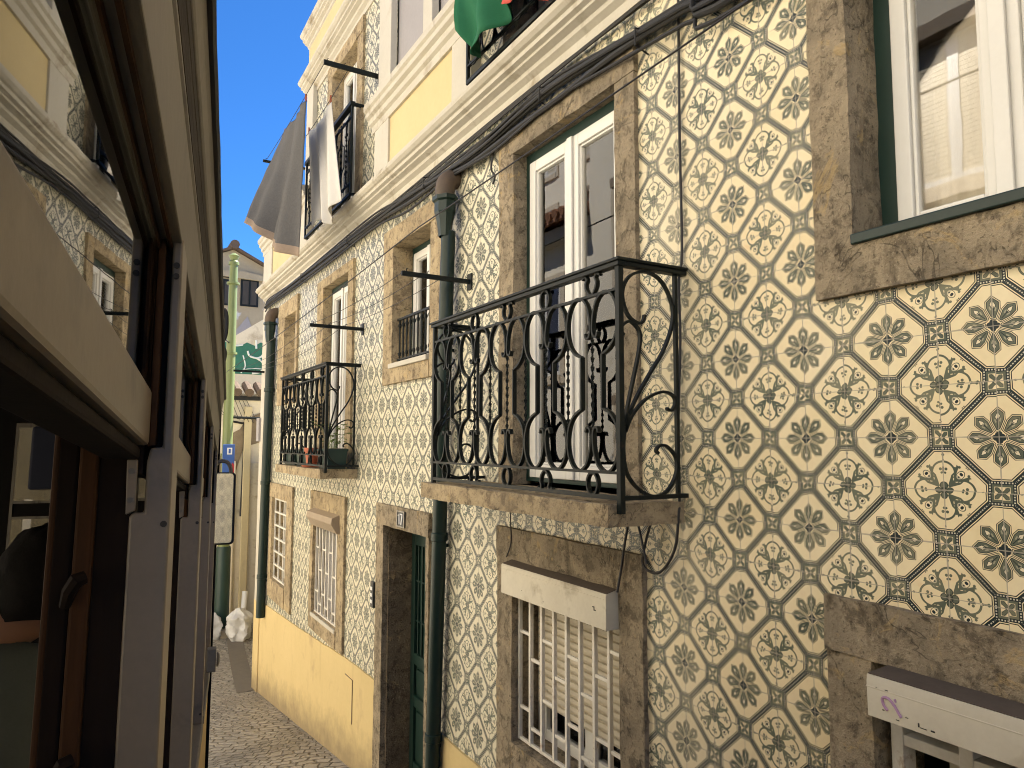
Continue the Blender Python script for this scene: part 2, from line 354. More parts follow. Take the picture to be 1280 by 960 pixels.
# ------------------------------------------------------------------ mesh builder
class MB:
    def __init__(s): s.v = []; s.f = []; s.m = []; s.mi = 0; s.sm = []; s.smooth = False
    def _f(s, f): s.f.append(f); s.m.append(s.mi); s.sm.append(s.smooth)
    def box(s, x0, x1, y0, y1, z0, z1):
        x0, x1 = min(x0, x1), max(x0, x1); y0, y1 = min(y0, y1), max(y0, y1); z0, z1 = min(z0, z1), max(z0, z1)
        i = len(s.v); s.v += [(x, y, z) for z in (z0, z1) for y in (y0, y1) for x in (x0, x1)]
        for q in ((0, 2, 3, 1), (4, 5, 7, 6), (0, 1, 5, 4), (2, 6, 7, 3), (0, 4, 6, 2), (1, 3, 7, 5)): s._f(tuple(i+k for k in q))
        return s
    def fb(s, u0, u1, z0, z1, o0, o1): return s.box(D-o1, D-o0, u0, u1, z0, z1)   # box on the facade
    def prism(s, prof, axis, a0, a1):
        """prof: list of 2D points; extruded along axis ('x','y','z') from a0 to a1"""
        def P(p, a):
            return {'x': (a, p[0], p[1]), 'y': (p[0], a, p[1]), 'z': (p[0], p[1], a)}[axis]
        n = len(prof); i = len(s.v)
        s.v += [P(p, a0) for p in prof] + [P(p, a1) for p in prof]
        for k in range(n): s._f((i+k, i+(k+1) % n, i+n+(k+1) % n, i+n+k))
        s._f(tuple(i+k for k in range(n))[::-1]); s._f(tuple(i+n+k for k in range(n)))
        return s
    def tube(s, pts, r, n=6, closed=False, flat=None):
        pts = [Vector(p) for p in pts]; L = len(pts)
        if L < 2: return s
        rs = r if isinstance(r, (list, tuple)) else [r]*L
        i0 = len(s.v); nrm = None
        for k in range(L):
            if closed: t = pts[(k+1) % L]-pts[k-1]
            else: t = pts[min(k+1, L-1)]-pts[max(k-1, 0)]
            if t.length < 1e-9: t = Vector((0, 0, 1))
            t.normalize()
            if nrm is None:
                ref = flat if flat is not None else (Vector((0, 0, 1)) if abs(t.z) < .9 else Vector((1, 0, 0)))
                nrm = (ref-t*ref.dot(t)).normalized()
            else:
                nrm = nrm-t*nrm.dot(t)
                nrm = nrm.normalized() if nrm.length > 1e-6 else t.orthogonal().normalized()
            bt = t.cross(nrm)
            for j in range(n):
                an = 2*math.pi*(j+.5)/n; s.v.append(tuple(pts[k]+(nrm*math.cos(an)+bt*math.sin(an))*rs[k]))
        sm = s.smooth; s.smooth = n > 4
        for k in range(L if closed else L-1):
            for j in range(n):
                a = i0+k*n; b = i0+((k+1) % L)*n
                s._f((a+j, a+(j+1) % n, b+(j+1) % n, b+j))
        s.smooth = sm
        if not closed:
            s._f(tuple(i0+j for j in range(n))[::-1]); s._f(tuple(i0+(L-1)*n+j for j in range(n)))
        return s
    def lathe(s, c, prof, n=20, axis='z'):
        c = Vector(c); i0 = len(s.v)
        for r, h in prof:
            for j in range(n):
                an = 2*math.pi*j/n; q = Vector((r*math.cos(an), r*math.sin(an), h))
                if axis == 'y': q = Vector((q.x, q.z, q.y))
                if axis == 'x': q = Vector((q.z, q.x, q.y))
                s.v.append(tuple(c+q))
        sm = s.smooth; s.smooth = True
        for k in range(len(prof)-1):
            for j in range(n):
                a = i0+k*n; s._f((a+j, a+(j+1) % n, a+n+(j+1) % n, a+n+j))
        s.smooth = sm
        s._f(tuple(i0+j for j in range(n))[::-1]); s._f(tuple(i0+(len(prof)-1)*n+j for j in range(n)))
        return s
    def grid(s, fn, nu, nv, smooth=True):
        i0 = len(s.v)
        for i in range(nu+1):
            for j in range(nv+1): s.v.append(tuple(fn(i/nu, j/nv)))
        sm = s.smooth; s.smooth = smooth
        for i in range(nu):
            for j in range(nv):
                a = i0+i*(nv+1)+j; s._f((a, a+nv+1, a+nv+2, a+1))
        s.smooth = sm
        return s
    def rough_box(s, u0, u1, z0, z1, o0, o1, step=.05, amp=.004, seed=0):
        """a dressed-stone block on the facade: subdivided and slightly irregular"""
        nu = max(1, min(40, int((u1-u0)/step))); nz = max(1, min(60, int((z1-z0)/step))); no = max(1, int((o1-o0)/.06))
        idx = {}
        def V(i, j, k):
            if (i, j, k) not in idx:
                p = Vector((D-(o0+(o1-o0)*k/no), u0+(u1-u0)*i/nu, z0+(z1-z0)*j/nz))
                d = noise.noise_vector(p*7+Vector((seed*3.1, seed, 0)))*amp+noise.noise_vector(p*25)*amp*.6
                idx[(i, j, k)] = len(s.v); s.v.append(tuple(p+d))
            return idx[(i, j, k)]
        for i in range(nu):
            for j in range(nz):
                s._f((V(i, j, no), V(i, j+1, no), V(i+1, j+1, no), V(i+1, j, no)))
                s._f((V(i, j, 0), V(i+1, j, 0), V(i+1, j+1, 0), V(i, j+1, 0)))
        for i in range(nu):
            for k in range(no):
                s._f((V(i, 0, k), V(i, 0, k+1), V(i+1, 0, k+1), V(i+1, 0, k)))
                s._f((V(i, nz, k), V(i+1, nz, k), V(i+1, nz, k+1), V(i, nz, k+1)))
        for j in range(nz):
            for k in range(no):
                s._f((V(0, j, k), V(0, j+1, k), V(0, j+1, k+1), V(0, j, k+1)))
                s._f((V(nu, j, k), V(nu, j, k+1), V(nu, j+1, k+1), V(nu, j+1, k)))
        return s
    def build(s, name, mats, parent=None, bevel=0, sharp=None, solid=0):
        me = bpy.data.meshes.new(name); me.from_pydata(s.v, [], s.f)
        for mt in (mats if isinstance(mats, (list, tuple)) else [mats]): me.materials.append(M[mt] if isinstance(mt, str) else mt)
        me.polygons.foreach_set('material_index', s.m); me.polygons.foreach_set('use_smooth', s.sm)
        bm = bmesh.new(); bm.from_mesh(me); bmesh.ops.recalc_face_normals(bm, faces=bm.faces); bm.to_mesh(me); bm.free()
        me.update()
        if any(s.sm): me.set_sharp_from_angle(angle=R(sharp or 40))
        o = bpy.data.objects.new(name, me); col.objects.link(o)
        if parent is not None: o.parent = parent
        if solid:
            md = o.modifiers.new('thickness', 'SOLIDIFY'); md.thickness = solid; md.offset = 0
        if bevel:
            md = o.modifiers.new('edges', 'BEVEL'); md.width = bevel; md.segments = 2; md.limit_method = 'ANGLE'; md.angle_limit = R(50)
        return o

def tag(o, label=None, cat=None, group=None, kind=None):
    if label: o['label'] = label
    if cat: o['category'] = cat
    if group: o['group'] = group
    if kind: o['kind'] = kind
    return o
def empty(name, loc=(0, 0, 0), rot=None):
    o = bpy.data.objects.new(name, None); col.objects.link(o); o.location = loc; o.empty_display_size = .1
    if rot: o.rotation_euler = rot
    return o

def smoothpath(pts, n=5, closed=False):
    P = [Vector(p) for p in pts]; out = []; L = len(P)
    rg = range(L if closed else L-1)
    for i in rg:
        if closed: p0, p1, p2, p3 = P[i-1], P[i], P[(i+1) % L], P[(i+2) % L]
        else: p0, p1, p2, p3 = P[max(i-1, 0)], P[i], P[i+1], P[min(i+2, L-1)]
        for k in range(n):
            t = k/n
            out.append(.5*((2*p1)+(p2-p0)*t+(2*p0-5*p1+4*p2-p3)*t*t+(3*p1-p0-3*p2+p3)*t**3))
    if not closed: out.append(P[-1])
    return out

# ------------------------------------------------------------------ ground
def gz(y):
    if y < 9.8: return .73-.1366*y
    z0 = .73-.1366*9.8
    if y < 12.5: t = y-9.8; return z0-.1366*t+.1366/5.4*t*t*.93
    return z0-.1366*2.7+.1366/5.4*2.7*2.7*.93-.006*(y-12.5)
ys = [-60, -20, -8]+[-6+.4*i for i in range(60)]+[18+2*i for i in range(10)]+[45, 70, 120, 300]
mb = MB(); i0 = 0
xs = [-300, -60, -20, -8, -4, -2, 0, 1, 2, 4, 8, 20, 60, 300]
for y in ys:
    for x in xs: mb.v.append((x, y, gz(max(y, -14))))
nx = len(xs)
for j in range(len(ys)-1):
    for i in range(nx-1):
        a = j*nx+i; mb._f((a, a+1, a+nx+1, a+nx))
tag(mb.build('street', 'street'), 'cobbled street of worn basalt setts sloping downhill past the houses', 'street', kind='structure')
# dark drainage strip along the foot of the wall beyond the corner
mb = MB()
for k in range(9):
    y0 = 10.0+.5*k; y1 = y0+.5
    mb.v += []
    i = len(mb.v); mb.v += [(1.70+.113*(y0-10), y0, gz(y0)+.006), (1.96+.113*(y0-10), y0, gz(y0)+.006), (1.96+.113*(y1-10), y1, gz(y1)+.006), (1.70+.113*(y1-10), y1, gz(y1)+.006)]
    mb._f((i, i+1, i+2, i+3))
tag(mb.build('gutter_strip', 'kerb'), 'dark stone gutter strip along the foot of the far wall', 'gutter', kind='structure')

# ------------------------------------------------------------------ tiled house
house = empty('tiled_house', (D, 5, 0))
tag(house, 'tile-clad town house with iron balconies, old stone window surrounds and a yellow plinth', 'house')
HI = house.matrix_world
def hb(mb, name, mats, parent=None, **k):
    """build in world coordinates, then hang under the house (or one of its parts)"""
    p = parent or house
    o = mb.build(name, mats, p, **k)
    o.matrix_parent_inverse = Matrix.Translation(-Vector((D, 5, 0)))
    return o
def hb2(mb, name, mats, parent, **k):
    o = mb.build(name, mats, parent, **k)
    return o   # parent (a part) sits at identity in world terms: its own origin is the world origin

# openings (u0,u1,z0,z1) inside the stone
OPEN = {'A': (.57, 1.285, 3.19, 4.20), 'B': (.57, 1.28, 1.02, 1.99), 'C': (2.41, 3.306, 1.06, 1.99),
        'D': (2.41, 3.30, 2.40, 4.20), 'E': (4.43, 5.15, 3.17, 4.125), 'F': (6.31, 7.14, 2.38, 4.17),
        'G': (8.31, 8.88, 3.24, 4.13), 'H': (8.50, 9.28, .93, 1.925), 'I': (6.46, 7.31, .92, 1.86),
        'J': (4.45, 5.265, -.2, 1.976), 'K': (6.18, 7.00, 4.70, 6.35), 'L': (2.35, 3.25, 4.70, 6.40), 'N': (4.56, 5.16, 5.42, 6.9), 'O': (3.72, 4.35, 5.42, 6.9)}
mar = .035
cuts = [(a-mar, b+mar, c-mar, d+mar) for a, b, c, d in OPEN.values()]
U0, U1 = -7.0, 10.20
def base_z(u):
    P = [(-9, .80), (3.6, .79), (5.43, .773), (6.26, .745), (7.32, .671), (8.64, .597), (10.1, .524)]
    for (a, x), (b, y) in zip(P, P[1:]):
        if a <= u <= b: return x+(y-x)*(u-a)/(b-a)
    return .53
us = sorted(set([U0, U1, 5.5, 7.92]+[c[0] for c in cuts]+[c[1] for c in cuts]+[-6+.5*i for i in range(32)]))
zs = sorted(set([-1.2, 7.5, 5.35, 7.0, 4.6]+[c[2] for c in cuts]+[c[3] for c in cuts]))
mb = MB()
def top_at(u):
    return 7.5 if u < 5.5 else (7.0 if u < 7.92 else 5.35)
vid = {}
def VV(u, z):
    if (u, z) not in vid: vid[(u, z)] = len(mb.v); mb.v.append((D, u, z))
    return vid[(u, z)]
for a, b in zip(us, us[1:]):
    for c, d in zip(zs, zs[1:]):
        um, zm = (a+b)/2, (c+d)/2
        if zm > top_at(um): continue
        if any(q[0]-1e-6 <= a and b <= q[1]+1e-6 and q[2]-1e-6 <= c and d <= q[3]+1e-6 for q in cuts): continue
        mb._f((VV(a, c), VV(a, d), VV(b, d), VV(b, c)))
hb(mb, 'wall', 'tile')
# body of the house behind the tiled face: closed shell so rooms stay dark
mb = MB()
def quad(p): i = len(mb.v); mb.v += p; mb._f((i, i+1, i+2, i+3))
XB = D+7.5; e = .003
for (a, b, t) in ((U0, 5.5, 7.5), (5.5, 7.92, 7.0), (7.92, U1, 5.35)):
    quad([(D+e, a, t), (XB, a, t), (XB, b, t), (D+e, b, t)])
    quad([(XB, a, -1.2), (XB, a, t), (XB, b, t), (XB, b, -1.2)])
quad([(D+e, 5.5, 7.0), (XB, 5.5, 7.0), (XB, 5.5, 7.5), (D+e, 5.5, 7.5)])
quad([(D+e, 7.92, 5.35), (XB, 7.92, 5.35), (XB, 7.92, 7.0), (D+e, 7.92, 7.0)])
quad([(D+e, U1, -1.2), (XB, U1, -1.2), (XB, U1, 5.35), (D+e, U1, 5.35)])
quad([(D+e, U0, -1.2), (XB, U0, -1.2), (XB, U0, 7.5), (D+e, U0, 7.5)])
hb(mb, 'side_wall', 'white')
mb = MB()
for z in (2.36, 4.6): mb.box(D+.24, XB-.02, U0+.02, U1-.02, z-.10, z-.02)
mb.box(D+1.6, D+1.65, U0+.02, U1-.02, -1.0, 4.4); hb(mb, 'inner_floor', 'dark')

# yellow plinth
mb = MB()
def plinth(a, b):
    n = max(2, int((b-a)/.12)); prev = None
    for i in range(n+1):
        u = a+(b-a)*i/n; t = base_z(u)+noise.noise(Vector((u*4, 0, 3)))*.012
        q = (u, t)
        if prev:
            (u0, t0), (u1, t1) = prev, q; i0 = len(mb.v)
            for uu, tt in ((u0, t0), (u1, t1)):
                mb.v += [(D-.014-noise.noise(Vector((uu*2, 1, 1)))*.004, uu, -1.3), (D-.014-noise.noise(Vector((uu*2, 5, 1)))*.004, uu, tt), (D+.01, uu, tt)]
            mb._f((i0, i0+1, i0+4, i0+3)); mb._f((i0+1, i0+2, i0+5, i0+4))
        prev = q
plinth(U0, .50); plinth(.50, 2.30); plinth(2.30, 4.385); plinth(5.425, U1)
hb(mb, 'plinth', 'yellow')
mb = MB()   # hairline outline of an old hatch, white corner pipe chase
mb.tube([(D-.018, 6.154, .624), (D-.018, 5.955, .626), (D-.018, 5.952, .272)], .004, 4)
hb(mb, 'hatch_outline', 'mortar')
mb = MB(); mb.fb(9.86, 10.21, .5, 4.45, .002, .022); mb.mi = 1; mb.fb(9.86, 10.21, -1.2, .5, .004, .026); hb(mb, 'corner_strip', ['white', 'yellow'])

def surround(name, key, outer, mat, sill=True, depth=.22, proud=.022, seed=1, lint=None):
    u0, u1, z0, z1 = OPEN[key]; a, b, c, d = outer
    mb = MB(); o0, o1 = -depth, proud
    mb.rough_box(a, u0, c, z1, o0, o1, seed=seed); mb.rough_box(u1, b, c, z1, o0, o1, seed=seed+1)
    mb.rough_box(a-.004, b+.004, z1, d, o0, o1+.004, seed=seed+2)
    if sill: mb.rough_box(u0, u1, c, z0, o0, o1+.006, seed=seed+3)
    return hb(mb, name, mat)
def sashes(parent, key, nleaf, o, fr=.055, frm='upvc', glass='glass', rail=None, outer=None, curtain=True, top_gap=0, tilt=0):
    """white window leaves with glass and a curtain behind; outer = thickness of the painted outer frame"""
    u0, u1, z0, z1 = OPEN[key]
    if outer:
        mb = MB(); w, mt = outer
        mb.fb(u0-.01, u0+w, z0, z1, o-.07, o-.01); mb.fb(u1-w, u1+.01, z0, z1, o-.07, o-.01); mb.fb(u0+w, u1-w, z1-w*1.3, z1, o-.07, o-.01)
        mb.fb(u0+w, u1-w, z0, z0+w*.5, o-.07, o-.005)
        hb2(mb, 'outer_frame', mt, parent, bevel=.003)
        u0, u1, z0, z1 = u0+w, u1-w, z0+w*.5, z1-w*1.3
    wl = (u1-u0)/nleaf; gl = MB(); mb = MB()
    for i in range(nleaf):
        a = u0+i*wl; b = a+wl
        mb.fb(a+.002, a+fr, z0, z1, o-.05, o); mb.fb(b-fr, b-.002, z0, z1, o-.05, o)
        mb.fb(a+fr, b-fr, z0, z0+fr*1.15, o-.05, o-.001); mb.fb(a+fr, b-fr, z1-fr, z1, o-.05, o-.001)
        # stepped glazing bead
        for q in ((a+fr, a+fr+.012), (b-fr-.012, b-fr)): mb.fb(q[0], q[1], z0+fr*1.15, z1-fr, o-.04, o-.012)
        mb.fb(a+fr+.012, b-fr-.012, z0+fr*1.15, z0+fr*1.15+.012, o-.04, o-.012); mb.fb(a+fr+.012, b-fr-.012, z1-fr-.012, z1-fr, o-.04, o-.012)
        if rail: mb.fb(a+fr+.012, b-fr-.012, rail-.03, rail+.03, o-.045, o-.002)
        gl.fb(a+fr+.004, b-fr-.004, z0+fr, z1-fr+.004, o-.031, o-.027)
        if i: mb.fb(a-.022, a+.022, z0+.002, z1-.002, o+.001, o+.014)
    hb2(mb, 'sash_frame', frm, parent, bevel=.004)
    hb2(gl, 'pane', glass, parent)
    if curtain:
        cm = MB(); k = 1 if curtain is True else curtain
        def f(s, t):
            u = u0+.02+(u1-u0-.04)*s*k
            return (D-o+.075+.012*math.sin(u*55+2*math.sin(t*3))+.005*math.sin(u*131), u, z0+(z1-z0)*t)
        cm.grid(f, 90, 6); hb2(cm, 'curtain', 'curtain', parent)

def cloth_line_tube(name, pts, r, mat, label, cat, group=None, n=6):
    mb = MB(); mb.tube(pts, r, n); o = mb.build(name, mat); tag(o, label, cat, group); return o

# ---- A: near upper window
wA = surround('stone_window', 'A', (.44, 1.418, 3.045, 4.38), 'stone', seed=3, depth=.20)
sashes(wA, 'A', 2, -.115, fr=.050, outer=(.055, 'green'))
mb = MB(); mb.prism([(D+.10, 3.235), (D-.040, 3.222), (D-.040, 3.190), (D+.10, 3.192)], 'y', .575, 1.283); hb2(mb, 'window_sill', 'pipe', wA, bevel=.004)
# ---- B: lower right window with shutter box
wB = surround('stone_window', 'B', (.44, 1.42, .84, 2.148), 'stone', seed=9)
mb = MB()
mb.prism([(D+.02, 1.990), (D-.118, 1.983), (D-.122, 1.966), (D-.120, 1.875), (D+.02, 1.875)], 'y', .585, 1.228)
mb.fb(.583, 1.230, 1.950, 1.954, .1195, .1225)
mb.mi = 3; mb.prism([(D+.015, 1.9935), (D-.117, 1.9865), (D-.117, 1.9835), (D+.015, 1.9905)], 'y', .587, 1.2265); mb.mi = 0
mb.mi = 1
def vp(u, z): return (D-.1225, u, z)
mb.tube(smoothpath([vp(1.165, 1.912), vp(1.158, 1.902), vp(1.150, 1.908), vp(1.152, 1.922), vp(1.163, 1.934), vp(1.176, 1.937), vp(1.184, 1.930), vp(1.180, 1.915), vp(1.170, 1.905)][3:], 4), .0042, 5)
mb.tube(smoothpath([vp(1.160, 1.932), vp(1.150, 1.921), vp(1.140, 1.906), vp(1.134, 1.898)], 4), .0042, 5)
mb.tube(smoothpath([vp(1.150, 1.940), vp(1.147, 1.932)], 3), .0030, 5)
mb.mi = 2
for (u, z, w, h) in ((1.172, 1.955, .010, .003), (1.183, 1.902, .006, .003), (1.120, 1.902, .008, .002), (1.145, 1.888, .010, .002), (1.09, 1.894, .004, .010), (1.078, 1.889, .018, .002), (1.055, 1.890, .010, .004), (1.20, 1.955, .006, .002)):
    mb.fb(u-w/2, u+w/2, z-h/2, z+h/2, .1185, .1222)
hb2(mb, 'shutter_box', ['upvc_box', 'violet', 'chip', 'box_lid'], wB, bevel=.0015)
mb = MB(); u0, u1 = .60, 1.262
mb.fb(u1-.035, u1, 1.03, 1.872, -.09, -.03); mb.fb(u0, u0+.035, 1.03, 1.872, -.09, -.03)
for u in (1.06, .86): mb.fb(u-.018, u+.018, 1.03, 1.872, -.09, -.03)
mb.fb(u0+.035, u1-.035, 1.765, 1.795, -.088, -.032); mb.fb(u0+.035, u1-.035, 1.03, 1.06, -.088, -.032)
hb2(mb, 'grille', 'grille', wB, bevel=.003)
mb = MB()
for i in range(22): mb.fb(.60, 1.17, 1.05+.038*i, 1.086+.038*i, -.16, -.15)
hb2(mb, 'roller_blind', 'blind', wB, bevel=.003)

# ---- C: lower window with shutter box and long-bar grille
wC = surround('stone_window', 'C', (2.258, 3.465, .80, 2.150), 'stone', seed=15)
mb = MB()
mb.prism([(D+.02, 1.995), (D-.080, 1.972), (D-.084, 1.966), (D-.084, 1.824), (D+.02, 1.824)], 'y', 2.418, 3.308)
mb.fb(2.416, 3.310, 1.948, 1.951, .0835, .086)
mb.mi = 2; mb.prism([(D+.015, 1.9975), (D-.079, 1.9755), (D-.079, 1.9725), (D+.015, 1.9945)], 'y', 2.420, 3.306); mb.mi = 1
for (u, z, w, h) in ((2.50, 1.900, .006, .018), (2.508, 1.906, .010, .004), (2.492, 1.894, .010, .004), (3.1, 1.87, .005, .002), (2.9, 1.852, .008, .002)):
    mb.fb(u-w/2, u+w/2, z-h/2, z+h/2, .080, .0855)
hb2(mb, 'shutter_box', ['upvc_box', 'chip', 'box_lid'], wC, bevel=.002)
mb = MB(); nb = 8; ga, gb = 2.425, 3.295; gp = (gb-ga)/nb
for i in range(nb+1):
    u = ga+gp*i; mb.fb(u-.009, u+.009, 1.072, 1.822, -.035, -.015)
mb.fb(ga+.009, gb-.009, 1.072, 1.088, -.033, -.017)
cz = {0: (1.62, 1.24), 1: (1.50, 1.16), 2: (1.62, 1.33), 3: (1.47, 1.20), 4: (1.60, 1.29), 5: (1.46, 1.18), 6: (1.57, 1.30), 7: (1.70, 1.28)}
for i in range(nb):
    for z in cz[nb-1-i]: mb.fb(ga+gp*i+.009, ga+gp*(i+1)-.009, z-.008, z+.008, -.032, -.018)
hb2(mb, 'grille', 'grille', wC, bevel=.002)
mb = MB()
for i in range(15): mb.prism([(D+.115, 1.255+.038*i), (D+.104, 1.259+.038*i), (D+.100, 1.272+.038*i), (D+.104, 1.288+.038*i), (D+.115, 1.292+.038*i)], 'y', 2.415, 3.235)
hb2(mb, 'roller_blind', 'blind', wC)
mb = MB()
for a, b in ((2.412, 2.47), (2.80, 2.88), (3.22, 3.30)): mb.fb(a, b, 1.065, 1.822, -.19, -.14)
mb.fb(2.47, 3.22, 1.065, 1.12, -.19, -.142); hb2(mb, 'sash_frame', 'upvc', wC, bevel=.003)
mb = MB(); mb.fb(2.47, 3.22, 1.12, 1.82, -.168, -.164); hb2(mb, 'pane', 'glass', wC)

# ---- D: french window of the main balcony
wD = surround('french_window', 'D', (2.275, 3.458, 2.384, 4.325), 'stone', sill=False, seed=21, depth=.20)
sashes(wD, 'D', 2, -.055, fr=.060, outer=(.045, 'green'))
# ---- E: middle upper window with low iron bars
wE = surround('stone_window', 'E', (4.25, 5.352, 3.052, 4.272), 'stone_warm', seed=27)
sashes(wE, 'E', 2, -.13, fr=.055, outer=(.04, 'green'), curtain=.55)
mb = MB(); mb.fb(4.44, 5.17, 3.168, 3.205, -.02, .045); hb2(mb, 'window_sill', 'white', wE, bevel=.004)
mb = MB()
for i in range(10):
    u = 4.47+.072*i; mb.tube([(D+.03, u, 3.20), (D+.03, u, 3.54)], .007, 6); mb.lathe((D+.03, u, 3.50), [(.006, -.02), (.014, -.006), (.014, .006), (.006, .02)], 8); mb.lathe((D+.03, u, 3.28), [(.006, -.02), (.013, -.006), (.013, .006), (.006, .02)], 8)
mb.fb(4.435, 5.145, 3.54, 3.556, -.042, -.018); mb.fb(4.435, 5.145, 3.232, 3.244, -.040, -.020)
hb2(mb, 'window_bars', 'iron', wE)
# ---- F: far french window
wF = surround('french_window', 'F', (6.155, 7.36, 2.37, 4.262), 'stone_warm', sill=False, seed=33, depth=.20)
sashes(wF, 'F', 2, -.06, fr=.06, outer=(.05, 'green'), curtain=.5)
# ---- G: far left upper window
wG = surround('stone_window', 'G', (8.225, 9.20, 3.06, 4.32), 'stone_warm', seed=39)
sashes(wG, 'G', 2, -.10, fr=.055, outer=(.03, 'upvc'))
# ---- H: low window with square grid
wH = surround('stone_window', 'H', (8.22, 9.42, .70, 2.10), 'stone_warm', seed=45)
mb = MB()
for i in range(7): z = .945+.160*i; mb.fb(8.51, 9.27, z-.010, z+.010, -.03, -.01)
for i in range(4): u = 8.515+.250*i; mb.fb(u-.010, u+.010, .936, 1.915, -.028, -.012)
hb2(mb, 'grille', 'grille', wH)
sashes(wH, 'H', 2, -.12, fr=.05, curtain=.6)
# ---- I: low window with bevelled shutter box
wI = surround('stone_window', 'I', (6.262, 7.412, .755, 2.118), 'stone_warm', seed=51)
mb = MB(); mb.prism([(D+.02, 1.968), (D-.098, 1.924), (D-.104, 1.870), (D-.050, 1.782), (D+.02, 1.782)], 'y', 6.392, 7.27); hb2(mb, 'shutter_box', 'box_dark', wI, bevel=.004)
mb = MB()
for i in range(8):
    u = 6.475+.118*i; mb.fb(u-.010, u+.010, .935, 1.785, -.03, -.01)
    if i < 7:
        for z in ((1.56, 1.13), (1.35, 1.02))[i % 2]: mb.fb(u+.010, u+.108, z-.008, z+.008, -.028, -.012)
mb.fb(6.465, 7.305, .922, .936, -.03, -.006); hb2(mb, 'grille', 'grille', wI)
mb = MB()
for i in range(18): mb.fb(6.47, 7.30, .94+.045*i, .98+.045*i, -.12, -.108)
hb2(mb, 'roller_blind', 'lilac', wI)
mb = MB(); mb.fb(6.47, 7.30, .885, .9195, .02, .034); hb2(mb, 'window_sill', 'white', wI)

# ---- J: front door
u0, u1, z0, z1 = OPEN['J']
mb = MB(); mb.rough_box(4.40, u0, -.3, z1, -.30, .022, seed=60); mb.rough_box(u1, 5.42, -.3, z1, -.30, .022, seed=61); mb.rough_box(4.396, 5.424, z1, 2.135, -.30, .026, seed=62)
wJ = hb(mb, 'door_surround', 'stone'); 
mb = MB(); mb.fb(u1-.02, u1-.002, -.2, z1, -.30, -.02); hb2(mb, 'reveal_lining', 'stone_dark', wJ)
mb = MB(); mb.rough_box(u0, u1, -.3, .10, -.30, -.01, seed=63); hb2(mb, 'doorstep', 'stone', wJ)
mb = MB()
for a, b in ((4.45, 4.855), (4.86, 5.243)):
    o = -.21
    mb.fb(a, b, .10, 1.93, o-.05, o-.02)
    for q in ((a, a+.07), (b-.07, b)): mb.fb(q[0], q[1], .10, 1.93, o-.02, o+.005)
    for za, zb in ((.10, .22), (.62, .70), (.93, 1.01), (1.82, 1.93)): mb.fb(a+.07, b-.07, za, zb, o-.02, o+.003)
    for za, zb in ((.25, .59), (.73, .90)): mb.fb(a+.10, b-.10, za, zb, o-.02, o-.004)
    for k in range(3): u = a+.13+.07*k; mb.fb(u-.006, u+.006, 1.01, 1.82, o-.018, o-.004)
    for z in (1.25, 1.55): mb.fb(a+.07, b-.07, z-.006, z+.006, o-.017, o-.006)
hb2(mb, 'door', 'green', wJ, bevel=.003)

# ---- upper storey: cornice, panels, mouldings
def moulding(name, prof, a, b, mat='cornice', ends=True):
    mb = MB(); mb.prism([(D-o, z) for o, z in prof], 'y', a, b); return hb(mb, name, mat)
PROF = [(-.02, 4.50), (.012, 4.50), (.016, 4.545), (.045, 4.565), (.050, 4.585), (.085, 4.600), (.088, 4.612), (.112, 4.622), (.112, 4.648), (.128, 4.654), (.146, 4.672), (.150, 4.690), (.142, 4.700), (.142, 4.712), (-.02, 4.718)]
moulding('cornice', PROF, U0, 10.16)
def ledge(a, b, z, h=.24):
    P = [(.0, 0), (.075, 0), (.078, .06), (.100, .075), (.104, .115), (.130, .13), (.132, .165), (.150, .18), (.152, .225), (.140, .24), (.0, .245)]
    return moulding('ledge_moulding', [(o, z+q*h/.245) for o, q in P], a, b)
for (a, b, pa, pb) in ((4.01, 5.18, 3.74, 5.50), (8.02, 9.52, 7.70, 10.04)):
    mb = MB(); mb.fb(a, b, 4.70, 5.18, .0, .055); hb(mb, 'panel', 'panel_yellow')
    for q in ((pa, a), (b, pb)):
        mb = MB(); mb.fb(q[0], q[1], 4.70, 5.18, .0, .072); hb(mb, 'pilaster', 'white', bevel=.004)
    ledge(pa-.06, pb+.06, 5.165)
for a, b in ((5.20, 5.48), (4.38, 4.54), (3.50, 3.70)):
    mb = MB(); mb.fb(a, b, 5.40, 7.4, .0, .055); hb(mb, 'pilaster', 'white', bevel=.004)
mb = MB(); mb.fb(4.54, 5.20, 5.38, 7.4, -.10, -.012); mb.fb(3.70, 4.38, 5.38, 7.4, -.10, -.012); hb(mb, 'recess', 'lilac')
mb = MB(); mb.fb(7.66, 7.93, 5.40, 6.6, .0, .05); hb(mb, 'pilaster', 'white', bevel=.004)
moulding('ledge_moulding', [(o, z+6.50-4.50) for o, z in PROF], 5.50, 7.98)
moulding('parapet', [(-.3, 6.7), (.04, 6.7), (.04, 7.1), (-.3, 7.1)], 5.50, 7.93, 'panel_yellow')
moulding('ledge_moulding', [(o*.9, z+7.08-4.50) for o, z in PROF], 5.45, 8.0)
# thin wall-face strip closing the recess sides
wK = surround('french_window', 'K', (6.015, 7.165, 4.70, 6.49), 'stone_warm', sill=False, seed=70, depth=.2)
sashes(wK, 'K', 2, -.09, fr=.055, outer=(.03, 'upvc'), curtain=.4)
wL = surround('french_window', 'L', (2.2, 3.42, 4.70, 6.60), 'stone', sill=False, seed=74, depth=.2)
sashes(wL, 'L', 2, -.09, fr=.055, outer=(.03, 'green'), curtain=False)

